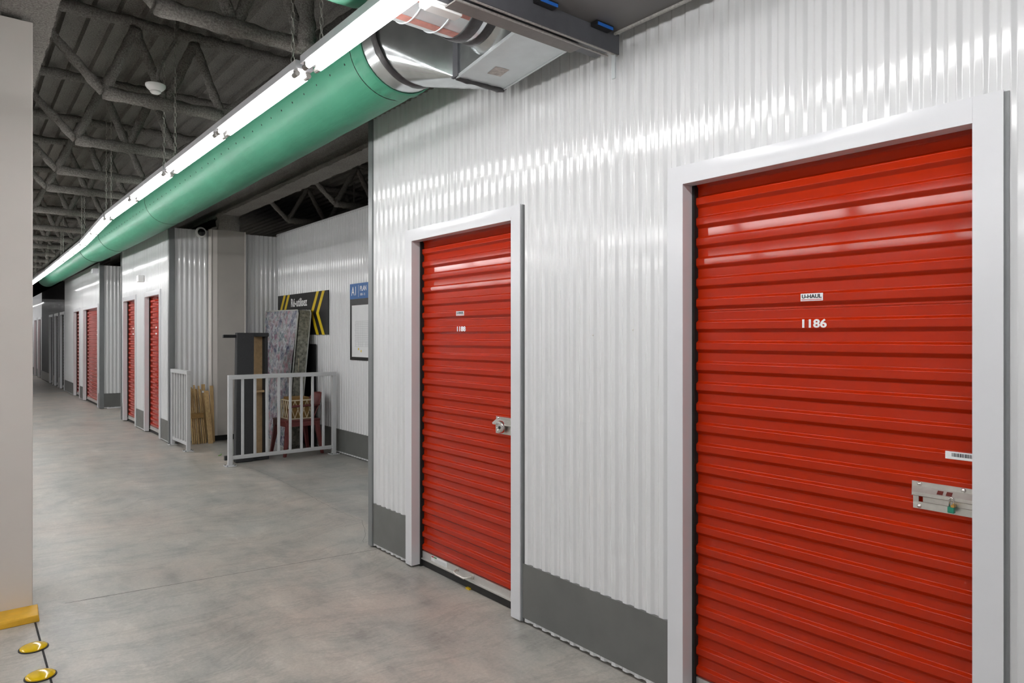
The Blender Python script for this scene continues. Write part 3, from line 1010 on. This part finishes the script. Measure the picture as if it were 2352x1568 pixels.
# --- signs on the alcove wall
def sign_reuse():
    X = ALC_X - 0.012
    y0, y1, z0, z1 = 8.518, 10.343, 1.527, 2.117
    r = empty('reuse_sign', (X, 9.43, z0), 'black and yellow chevron sign above the mattress reading Ré-utilisez', 'sign')
    MB().box(X, X + 0.010, y0, y1, z0, z1).build('panel', 'sign_black', r)
    zm = (z0 + z1) / 2
    def chev(ya):
        w_, dx = 0.085, 0.20
        m = MB()
        for za, zb, s in ((z1, zm, 1), (zm, z0, -1)):
            p = [(ya - dx, za), (ya - dx - w_, za), (ya - w_, zb), (ya, zb)] if s > 0 else [(ya, za), (ya - w_, za), (ya - dx - w_, zb), (ya - dx, zb)]
            m.add([(X - 0.001, y, z) for y, z in p], [(0, 1, 2, 3)])
        m.build('chevron', 'sign_yellow', r)
    chev(9.10); chev(8.91)
    chev(10.30); chev(10.14)
    wall_text('sign_lettering', 'Ré-utilisez', 0.165, X - 0.001, 9.52, z1 - 0.13, 'lettering_white', r, bold=0.0035, sx=0.86)
    wall_text('sign_lettering', 'Le local vert de U-Haul', 0.065, X - 0.001, 9.52, z1 - 0.262, 'lettering_white', r, bold=0.002, sx=0.9)
sign_reuse()
def sign_plan():
    X = ALC_X - 0.012
    y1, y0, z0, z1 = 7.876, 6.98, 1.212, 2.152
    r = empty('plan_sign', (X, 7.4, z0), 'framed floor plan sign with blue A1 heading half hidden behind the wall edge', 'sign')
    MB().box(X, X + 0.010, y0, y1, z0, z1).build('frame', 'sign_black', r)
    MB().box(X - 0.001, X, y0, y1, 1.964, z1).build('heading', 'sign_blue', r)
    MB().box(X - 0.0015, X, y0 + 0.05, y1 - 0.055, z0 + 0.04, 1.885).build('plan_sheet', 'plan_paper', r)
    wall_text('heading_lettering', 'A1', 0.155, X - 0.002, y1 - 0.115, 2.055, 'lettering_white', r, bold=0.001, sx=0.80)
    MB().box(X - 0.002, X - 0.001, y1 - 0.236, y1 - 0.231, 1.985, 2.13).build('heading_rule', 'lettering_white', r)
    wall_text('heading_lettering', 'PLAN', 0.085, X - 0.002, y1 - 0.275, 2.083, 'lettering_white', r, bold=0.001, sx=0.82, align='LEFT')
    wall_text('heading_lettering', '1000 - 15', 0.042, X - 0.002, y1 - 0.275, 2.012, 'lettering_white', r, sx=0.82, align='LEFT')
    m = MB()
    for i in range(15):
        z = 1.38 + i * 0.022
        m.box(X - 0.0022, X - 0.0015, y0 + 0.12, y1 - (0.16 if i % 3 else 0.13), z, z + 0.002)
    for i in range(14):
        y = y1 - 0.16 - i * 0.045
        m.box(X - 0.0022, X - 0.0015, y, y + 0.002, 1.38 + (0.05 if i % 4 == 1 else 0), 1.69)
    m.build('plan_lines', 'plan_ink', r)
    for (y, z) in ((7.64, 1.35), (7.57, 1.325)):
        MB().box(X - 0.0024, X - 0.0015, y - 0.012, y + 0.012, z - 0.012, z + 0.012).build('plan_marker', 'sign_yellow', r)
sign_plan()

# --- small fixtures
r = empty('security_camera', (2.70, 10.40, 2.93), 'white round security camera at the top of the alcove end wall', 'camera')
MB().disc_lathe((2.70, 10.43, 2.99), (0, -1, 0), [(0, 0.05), (0.03, 0.06), (0.05, 0.075), (0.075, 0.072), (0.085, 0.055)], 28).build('camera_housing', 'plastic_white', r, smooth=True, auto=40)
MB().disc_lathe((2.70, 10.345, 2.985), (-0.25, -1, -0.25), [(-0.01, 0.053), (0.0, 0.053), (0.02, 0.045), (0.032, 0.02), (0.035, 0)], 24).build('lens_dome', 'lens_dark', r, smooth=True)
r = empty('wall_sensor', (2.29, 12.16, 2.37), 'small white sensor box on the corrugated wall above two narrow red doors', 'sensor')
MB().box(2.215, 2.30, 12.08, 12.22, 2.37, 2.475).build('sensor_body', 'plastic_white', r, bevel=0.006)
MB().box(2.211, 2.216, 12.11, 12.19, 2.39, 2.455).build('sensor_face', 'housing', r)
r = empty('wall_sensor', (2.29, 16.75, 2.86), 'small sensor box near the top of the wall past the cross passage', 'sensor')
MB().box(2.2, 2.30, 16.62, 16.86, 2.84, 2.93).build('sensor_body', 'housing', r)
for (y, z) in ((2.232, 1.507), (1.99, 1.53)):
    MB().disc_lathe((WX, y, z), (-1, 0, 0), [(0, 0.004), (0.003, 0.003), (0.004, 0)], 8).build('screw_head', 'zinc', WALL_R)

# ------------------------------------------------------------------ light fixtures
ZT = 2.715
LJ = [(1.262, -1.98), (1.255, 0.53), (1.245, 3.05), (1.225, 5.57), (1.205, 8.08), (1.29, 10.56), (1.305, 13.07), (1.318, 15.6), (1.32, 18.1), (1.32, 20.6)]
def link_chain():
    mb = MB()
    n = 34
    for i in range(n):
        z = 0.105 + i * 0.036
        if z > DECK_Z - ZT - 0.012:
            break
        pts = []
        for k in range(8):
            a = 2 * math.pi * k / 8
            u, v = 0.008 * math.cos(a), 0.021 * math.sin(a)
            pts.append((u, 0, z + v) if i % 2 == 0 else (0, u, z + v))
        mb.tube(pts + [pts[0]], 0.0022, 4, caps=False)
    return mb
def hanger_wire():
    mb = MB()
    mb.tube([(0, -0.035, 0.02), (0, 0, 0.095)], 0.0012, 4)
    mb.tube([(0, 0.035, 0.02), (0, 0, 0.095)], 0.0012, 4)
    return mb
def make_light():
    L = 2.475
    r = empty('strip_light', (0, 0, 0), '', 'light')
    h = MB()
    pr = [(-0.040, 0.019), (0.040, 0.019), (0.042, 0.021), (0.042, 0.056), (-0.042, 0.056), (-0.042, 0.021)]
    h.loft([[(x, 0.004, z) for x, z in pr], [(x, L - 0.004, z) for x, z in pr]])
    h.build('housing', 'housing', r)
    tp = None
    for k in range(2):
        ya, yb = 0.062 + k * 1.2375, 1.175 + k * 1.2375
        for x in (-0.027, 0.027):
            MB().tube([(x, ya, 0), (x, yb, 0)], 0.0135, 10).build('tube', 'tube_glow', r, smooth=True, auto=50)
        for x in (-0.027, 0.027):
            for y0, y1 in ((ya - 0.045, ya), (yb, yb + 0.045)):
                m = MB()
                m.tube([(x, y0, 0), (x, y1, 0)], 0.0125, 10)
                m.box(x - 0.009, x + 0.009, (y0 + y1) / 2 - 0.008, (y0 + y1) / 2 + 0.008, 0, 0.03)
                m.build('lamp_holder', 'socket', r)
    for y in (0.14, L - 0.14):
        c = link_chain().build('chain', 'chain_steel', r, smooth=True)
        c.location = (0, y, 0)
        wv = hanger_wire().build('hanger_wire', 'chain_steel', r)
        wv.location = (0, y, 0)
    return r
proto = make_light()
places = ['behind the viewpoint', 'crossing under the spiral duct', 'beside the metal duct collar', 'second from the metal duct collar',
          'third from the metal duct collar', 'fourth from the metal duct collar', 'fifth from the metal duct collar', 'sixth from the metal duct collar',
          'last before the dark stretch']
def place_light(a, b, lab, first=False):
    o = proto if first else copy_tree(proto)
    d = Vector(b) - Vector(a)
    o.location = (a[0], a[1], ZT)
    o.rotation_euler = (0, 0, -math.atan2(d.x, d.y))
    tag(o, lab, 'light', 'hanging strip lights in a row')
for i, (a, b) in enumerate(zip(LJ, LJ[1:])):
    place_light(a, b, 'hanging twin tube strip light on chains, ' + places[i], first=(i == 0))
for xr, rw in ((-1.9, 'second'), (-4.4, 'third')):
    for i in range(9):
        place_light((xr, -1.98 + i * 2.5), (xr, 0.52 + i * 2.5), 'hanging strip light in the %s row, %s from the back wall' % (rw, ['first', 'second', 'third', 'fourth', 'fifth', 'sixth', 'seventh', 'eighth', 'ninth'][i]))
place_light((1.32, 28.6), (1.32, 31.1), 'hanging twin tube strip light beyond the dark stretch')
place_light((1.32, 31.1), (1.32, 33.6), 'hanging twin tube strip light at the corridor end')

# ------------------------------------------------------------------ green fabric duct, metal plenum
def duct_center(y):
    s = 0.03 * math.sin(math.pi * min(1, max(0, (y - 3.3) / 11)))
    return (1.89 + 0.02 * max(0, min(1, (y - 3.3) / 10)), 3.085 - s)
def fabric_duct():
    r = empty('fabric_duct', (1.89, 3.3, 2.84), 'long round green fabric air duct running beside the strip lights', 'duct')
    rnd = random.Random(5)
    mb = MB()
    n = 40
    ys = []
    y = 3.35
    while y < 14.1:
        ys.append(y)
        y += 0.16
    rings = []
    for y in ys + [14.1]:
        cx, cz = duct_center(y)
        rr = 0.25 + rnd.uniform(-0.0012, 0.0012)
        rings.append([(cx + rr * math.cos(2 * math.pi * k / n), y, cz + rr * math.sin(2 * math.pi * k / n)) for k in range(n)])
    mb.loft(rings, caps=False)
    mb.build('fabric_body', 'green_fabric', r, smooth=True)
    mb = MB()
    rings = []
    for y, rr in ((14.1, 0.25), (14.16, 0.252), (14.22, 0.235), (14.3, 0.222), (16, 0.221), (18, 0.222), (20, 0.221), (22.5, 0.22)):
        cx, cz = duct_center(y)
        rings.append([(cx + rr * math.cos(2 * math.pi * k / n), y, cz + 0.0 + rr * math.sin(2 * math.pi * k / n)) for k in range(n)])
    mb.loft(rings, caps=False)
    mb.build('narrow_body', 'green_fabric', r, smooth=True)
    # elastic cuff with gathered folds over the metal collar
    mb = MB()
    rings = []
    n2 = 120
    for y, rr, am in ((3.285, 0.2475, 0.0), (3.288, 0.252, 0.0005), (3.305, 0.2535, 0.0012), (3.34, 0.254, 0.0016), (3.375, 0.2535, 0.0045), (3.395, 0.2525, 0.0055), (3.405, 0.2505, 0.001), (3.41, 0.2485, 0.0)):
        cx, cz = duct_center(y)
        rings.append([(cx + (rr + am * math.sin(k * .82 + 1.5 * math.sin(k * .37))) * math.cos(2 * math.pi * k / n2), y,
                       cz + (rr + am * math.sin(k * .82 + 1.5 * math.sin(k * .37))) * math.sin(2 * math.pi * k / n2)) for k in range(n2)])
    mb.loft(rings, caps=False)
    mb.build('elastic_cuff', 'green_fabric', r, smooth=True)
    def ring_at(y, nm, rr, tr, mat):
        cx, cz = duct_center(y)
        pts = [(cx + rr * math.cos(2 * math.pi * k / 48), y, cz + rr * math.sin(2 * math.pi * k / 48)) for k in range(49)]
        MB().tube(pts, tr, 5, caps=False).build(nm, mat, r, smooth=True)
    ring_at(3.412, 'seam', 0.2508, 0.0022, 'black_rubber')
    ring_at(8.65, 'seam', 0.2505, 0.003, 'black_rubber')
    ring_at(12.0, 'seam', 0.2505, 0.003, 'black_rubber')
    ring_at(14.12, 'seam', 0.2525, 0.003, 'black_rubber')
    # row of air holes
    mb = MB()
    y = 3.5
    a0 = math.radians(200)
    while y < 14:
        cx, cz = duct_center(y)
        c = Vector((cx + 0.2503 * math.cos(a0), y, cz + 0.2503 * math.sin(a0)))
        mb.disc_lathe(c, (math.cos(a0), 0, math.sin(a0)), [(-0.001, 0.006), (0.0008, 0.006), (0.0008, 0)], 8)
        y += 0.19
    o = mb.build('air_holes', 'black_gap', r)
    o['kind'] = 'stuff'
fabric_duct()

def plenum():
    r = empty('metal_plenum', (2.05, 2.5, 2.785), 'galvanised rectangular duct box with cone joining the green fabric duct', 'duct')
    z0, z1 = 2.785, 3.22
    A = (1.924, 2.80); B = (2.2, 2.783); Cn = (2.113, 2.165); Dn = (1.818, 2.165)
    q = [Dn, Cn, B, A]
    MB().hexa([(x, y, z0) for x, y in q] + [(x, y, z1) for x, y in q]).build('box', 'galv_duct', r)
    MB().add([(x, y, z0 - 0.0012) for x, y in (Dn, Cn, B, A)], [(0, 3, 2, 1)]).build('pale_bottom', 'galv_pale', r)
    # bottom flange strips
    for (p, s) in (((Cn, B), 1), ((Dn, A), -1)):
        (xa, ya), (xb, yb) = p
        m = MB()
        m.hexa([(xa - .004, ya, z0 - .006), (xa + .004, ya, z0 - .006), (xb + .004, yb, z0 - .006), (xb - .004, yb, z0 - .006),
                (xa - .004, ya, z0 + .01), (xa + .004, ya, z0 + .01), (xb + .004, yb, z0 + .01), (xb - .004, yb, z0 + .01)])
        m.build('flange_strip', 'galv_pale', r)
    # cone: rectangle -> circle
    n = 48
    cx, cz = duct_center(3.165)
    circ, rect = [], []
    hx, hz = (B[0] - A[0]) / 2, (z1 - z0) / 2
    rcx, rcz = (A[0] + B[0]) / 2, (z0 + z1) / 2
    for k in range(n):
        a = 2 * math.pi * (k + 0.5) / n
        c_, s_ = math.cos(a), math.sin(a)
        circ.append((cx + 0.245 * c_, 3.165, cz + 0.245 * s_))
        # map quadrants to the corners with flats between
        qx = max(-1, min(1, c_ * 8)); qz = max(-1, min(1, s_ * 8))
        rect.append((rcx + hx * qx, 2.80, rcz + hz * qz))
    m = MB().loft([rect, circ], caps=False)
    m.build('transition_cone', 'galv_duct', r, smooth=True, auto=25)
    ring = lambda y, rr: [(duct_center(y)[0] + rr * math.cos(2 * math.pi * k / n), y, duct_center(y)[1] + rr * math.sin(2 * math.pi * k / n)) for k in range(n)]
    MB().loft([ring(3.16, 0.245), ring(3.40, 0.245)], caps=False).build('round_collar', 'galv_duct', r, smooth=True)
    rnd = random.Random(2)
    m = MB()
    rg = []
    for y, rr in ((3.125, 0.2455), (3.13, 0.2525), (3.15, 0.2535), (3.17, 0.252), (3.178, 0.2455)):
        rg.append([(cx + (rr + rnd.uniform(0, .0025)) * math.cos(2 * math.pi * k / n), y + rnd.uniform(-.003, .003), cz + (rr + rnd.uniform(0, .0025)) * math.sin(2 * math.pi * k / n)) for k in range(n)])
    m.loft(rg, caps=False)
    m.build('tape_band', 'duct_tape', r, smooth=True)
    # taped seam around the box end
    def strip(p, q2, nm, hz_=0.028):
        p, q2 = Vector(p), Vector(q2)
        pts = [p.lerp(q2, i / 10) for i in range(11)]
        MB().tube(pts, [hz_ * 0.55 + rnd.uniform(-.003, .004) for _ in pts], 8, jit=0.25).build(nm, 'duct_tape', r, smooth=True)
    strip((A[0] - .003, 2.80, z0 - .002), (B[0] + .004, 2.785, z0 - .002), 'seam_tape')
    strip((B[0] + .002, 2.785, z0), (B[0] + .002, 2.785, z1), 'seam_tape')
    for dx in (-0.004,):
        MB().box(A[0] - .014, A[0] + .002, 2.775, 2.83, z0, z1).build('corner_angle', 'rail_dark', r)
    MB().add([(2.005, 2.66, z0 - .0022), (1.985, 2.565, z0 - .0022), (2.06, 2.555, z0 - .0022), (2.08, 2.65, z0 - .0022)], [(0, 3, 2, 1)][::-1]).build('paper_label', 'paper_grey', r)
    return r
plenum()

def spiral_duct():
    Y, Z, R = 2.47, 3.00, 0.185
    r = empty('spiral_duct', (1.5, Y, Z - R), 'round galvanised duct with faded red stripes feeding the metal plenum', 'duct')
    n = 40
    circ = lambda x, rr: [(x, Y + rr * math.cos(2 * math.pi * k / n), Z + rr * math.sin(2 * math.pi * k / n)) for k in range(n)]
    MB().loft([circ(1.23, R), circ(1.70, R)], caps=False).build('duct_body', 'galv_pale', r, smooth=True)
    for x in (1.31, 1.46, 1.60):
        pts = [(x, Y + (R + .002) * math.cos(2 * math.pi * k / n), Z + (R + .002) * math.sin(2 * math.pi * k / n)) for k in range(n + 1)]
        MB().tube(pts, 0.004, 5, caps=False).build('rib_seam', 'galv_pale', r, smooth=True)
    for a0 in (222, 262, 180):
        m = MB()
        m.loft([[(x, Y + (R + .0012) * math.cos(math.radians(a0 + k * 3)), Z + (R + .0012) * math.sin(math.radians(a0 + k * 3))) for k in range(6)] for x in (1.25, 1.40, 1.55, 1.69)], closed=False)
        m.build('faded_stripe', 'red_stripe', r, smooth=True)
    MB().loft([circ(1.695, R + .004), circ(1.70, R + .008), circ(1.75, R + .007), circ(1.755, R + .002)], caps=False).build('tape_band', 'duct_tape', r, smooth=True)
    MB().loft([circ(1.75, R - .004), circ(1.785, R - .004)], caps=False).build('elbow_sleeve', 'galv_duct', r, smooth=True)
    MB().loft([circ(1.78, R - .004), circ(1.785, R + .004), circ(1.82, R + .004), circ(1.825, R - .002)], caps=False).build('tape_band', 'duct_tape', r, smooth=True)
    MB().loft([circ(1.82, R - .004), circ(1.90, R + .03)], caps=False).build('entry_collar', 'galv_duct', r, smooth=True)
    g = MB().loft([circ(-0.9, R + .004), circ(0.2, R + .006), circ(1.18, R + .006), circ(1.245, R + .004)], caps=False)
    g.build('fabric_sleeve', 'green_fabric', r, smooth=True)
spiral_duct()

# ------------------------------------------------------------------ dark overhead panel with its leading rail
def overhead():
    r = empty('overhead_panel', (1.8, 2.0, 2.70), 'dark grey flat overhead panel with slotted leading rail near the white wall', 'panel')
    MB().box(1.37, 2.225, 0.55, 2.025, 2.822, 2.85).build('panel', 'panel_dark', r)
    MB().box(2.215, 2.226, 0.55, 2.03, 2.812, 2.823).build('edge_lip', 'lip_grey', r)
    MB().box(1.37, 2.25, 2.025, 2.036, 2.735, 2.822).build('rail_face', 'rail_dark', r)
    MB().box(1.37, 2.25, 2.030, 2.040, 2.732, 2.736).build('rail_lip', 'lip_grey', r)
    MB().box(1.37, 2.22, 2.040, 2.062, 2.748, 2.75).build('rail_slot', 'black_gap', r)
    MB().box(1.37, 2.22, 2.062, 2.070, 2.730, 2.736).build('rail_lip', 'lip_grey', r)
    MB().box(1.42, 2.07, 2.070, 2.145, 2.733, 2.739).build('rail_shelf', 'rail_brown', r)
    MB().box(1.37, 2.22, 2.036, 2.145, 2.75, 2.80).build('rail_body', 'rail_dark', r)
    for y, x in ((2.0, 2.12), (2.0, 1.80)):
        c = MB()
        c.box(x - 0.05, x + 0.05, 1.985, 2.022, 2.805, 2.822)
        b = c.build('clip_holder', 'black_plastic', r)
        MB().box(x - 0.045, x + 0.045, 1.982, 1.986, 2.803, 2.815).build('blue_clip', 'clip_blue', b)
    MB().box(2.228, 2.236, 2.03, 2.05, 2.63, 3.0).build('hanger_strut', 'galv_pale', r)
    b = empty('conduit_box', (1.40, 2.13, 2.73), 'white plastic box with a metal clip at the end of the dark overhead rail', 'box')
    MB().box(1.355, 1.44, 2.147, 2.23, 2.742, 2.80).build('box_body', 'plastic_white', b, bevel=0.008)
    MB().box(1.36, 1.50, 2.147, 2.20, 2.725, 2.742).build('box_lid', 'plastic_white', b, bevel=0.003)
    MB().box(1.43, 1.445, 2.140, 2.147, 2.745, 2.80).build('metal_clip', 'chrome', b)
overhead()

# ------------------------------------------------------------------ steel roof structure with sprayed fireproofing
def sprayed_bar(mb, a, b, rad, step=0.035, jit=0.14, n=9):
    a, b = Vector(a), Vector(b)
    k = max(2, int((b - a).length / step))
    mb.tube([a.lerp(b, i / k) for i in range(k + 1)], [rad * random.uniform(0.93, 1.07) for _ in range(k + 1)], n, jit=jit)

def make_joist(x0, x1, xb0, xb1, nb):
    r = empty('ceiling_joist', (0, 0, 0), '', 'joist', 'sprayed roof joists')
    zb, zt = 3.20, 3.70
    m = MB(); sprayed_bar(m, (xb0, 0, zb), (xb1, 0, zb), 0.047); m.build('bottom_chord', 'spray_grey', r, smooth=True)
    m = MB(); sprayed_bar(m, (x0, 0, zt + 0.04), (x1, 0, zt + 0.04), 0.042); m.build('top_chord', 'spray_grey', r, smooth=True)
    nodes_b = [xb0 + (xb1 - xb0) * i / (nb - 1) for i in range(nb)]
    nodes_t = [x0 + 0.03] + [(nodes_b[i] + nodes_b[i + 1]) / 2 for i in range(nb - 1)] + [min(x1 - 0.03, xb1 + 0.55)]
    for i in range(nb):
        for tx in (nodes_t[i], nodes_t[i + 1]):
            m = MB(); sprayed_bar(m, (nodes_b[i], 0, zb), (tx, 0, zt), 0.034); m.build('web_bar', 'spray_grey', r, smooth=True)
    return r
J1 = make_joist(0.30, 2.98, 0.79, 1.585, 3)
J2 = make_joist(3.18, 6.6, 3.75, 6.1, 5)
ORD = ['first', 'second', 'third', 'fourth', 'fifth', 'sixth', 'seventh', 'eighth', 'ninth', 'tenth', 'eleventh', 'twelfth', 'thirteenth', 'fourteenth']
ys1 = [3.89, 5.5, 6.93, 8.34, 9.4, 11.1, 12.8, 14.25, 15.5, 17.0, 18.4, 19.9, 21.3, 22.8]
for i, y in enumerate(ys1):
    o = J1 if i == 0 else copy_tree(J1)
    o.location = (0, y, random.uniform(-.01, .01))
    tag(o, 'fuzzy grey sprayed roof joist just before the beige column' if i == 0 else 'fuzzy grey sprayed roof joist above the corridor, %s past the beige column' % ORD[i - 1], 'joist', 'sprayed roof joists')
ys2 = [9.8, 8.2, 6.6, 5.0]
for i, y in enumerate(ys2):
    o = J2 if i == 0 else copy_tree(J2)
    o.location = (0, y, 0)
    tag(o, 'fuzzy grey sprayed roof joist beyond the alcove beam, %s from the drywall column' % ORD[i], 'joist', 'sprayed roof joists beyond the beam')

def sprayed_beam(name, label, xc, y0, y1, zb=3.255):
    r = empty(name, (xc, y0, zb), label, 'beam')
    rnd = random.Random(3)
    def slab(hx, z0, z1, nm):
        rings = []
        k = int((y1 - y0) / 0.05)
        for i in range(k + 1):
            y = y0 + (y1 - y0) * i / k
            j = lambda: rnd.uniform(-.006, .006)
            rings.append([(xc - hx + j(), y, z0 + j()), (xc - hx * .33 + j(), y, z0 + j()), (xc + hx * .33 + j(), y, z0 + j()), (xc + hx + j(), y, z0 + j()),
                          (xc + hx + j(), y, (z0 + z1) / 2 + j()), (xc + hx + j(), y, z1), (xc - hx + j(), y, z1), (xc - hx + j(), y, (z0 + z1) / 2 + j())])
        MB().loft(rings).build(nm, 'spray_grey', r, smooth=True, auto=60)
    slab(0.118, zb, zb + 0.045, 'bottom_flange')
    slab(0.045, zb + 0.04, 3.72, 'beam_web')
    slab(0.118, 3.70, 3.76, 'top_flange')
sprayed_beam('steel_beam', 'grey sprayed steel beam above the alcove ending at the drywall column', 3.075, 0.0, 20.0)
sprayed_beam('steel_beam', 'grey sprayed steel beam above the beige column', 0.30, -0.5, 20.0, 3.24)
m = MB()
sprayed_bar(m, (3.07, 10.36, 3.04), (3.07, 10.36, 3.30), 0.16, 0.04, 0.05, 12)
tag(m.build('column_head', 'spray_grey', None, smooth=True, origin=(3.07, 10.36, 3.04)), 'grey sprayed steel column head above the drywall column cover', 'column')
m = MB()
sprayed_bar(m, (1.56, 3.80, 3.16), (1.56, 3.80, 3.74), 0.045, 0.03, 0.28, 10)
tag(m.build('sprayed_drop_pipe', 'spray_grey', None, smooth=True, origin=(1.6, 3.8, 3.12)), 'lumpy grey sprayed vertical pipe hanging between the joists', 'pipe')

r = empty('smoke_detector', (1.06, 5.2, 3.17), 'white round smoke detector hanging from a conduit below the roof deck', 'detector')
MB().disc_lathe((1.06, 5.2, 3.235), (0, 0, -1), [(0, 0.064), (0.012, 0.064), (0.028, 0.054), (0.040, 0.040), (0.043, 0.034), (0.052, 0.034), (0.060, 0.026), (0.061, 0)], 28).build('detector_body', 'plastic_white', r, smooth=True, auto=35)
MB().tube([(1.075, 5.2, 3.235), (1.075, 5.2, 3.31), (1.10, 5.22, 3.40), (1.20, 5.25, 3.60), (1.22, 5.25, 3.80)], 0.012, 8).build('conduit', 'spray_grey', r, smooth=True)
r = empty('smoke_detector', (4.55, 9.3, 3.1), 'small white smoke detector in the dark roof space behind the alcove wall', 'detector')
MB().disc_lathe((4.55, 9.3, 3.2), (0, 0, -1), [(0, 0.075), (0.02, 0.075), (0.05, 0.05), (0.055, 0)], 20).build('detector_body', 'plastic_white', r, smooth=True, auto=35)
MB().tube([(4.55, 9.3, 3.2), (4.55, 9.3, 3.78)], 0.01, 6).build('conduit', 'spray_grey', r)

# tidy helper properties
for o in bpy.data.objects:
    if '_o' in o:
        del o['_o']
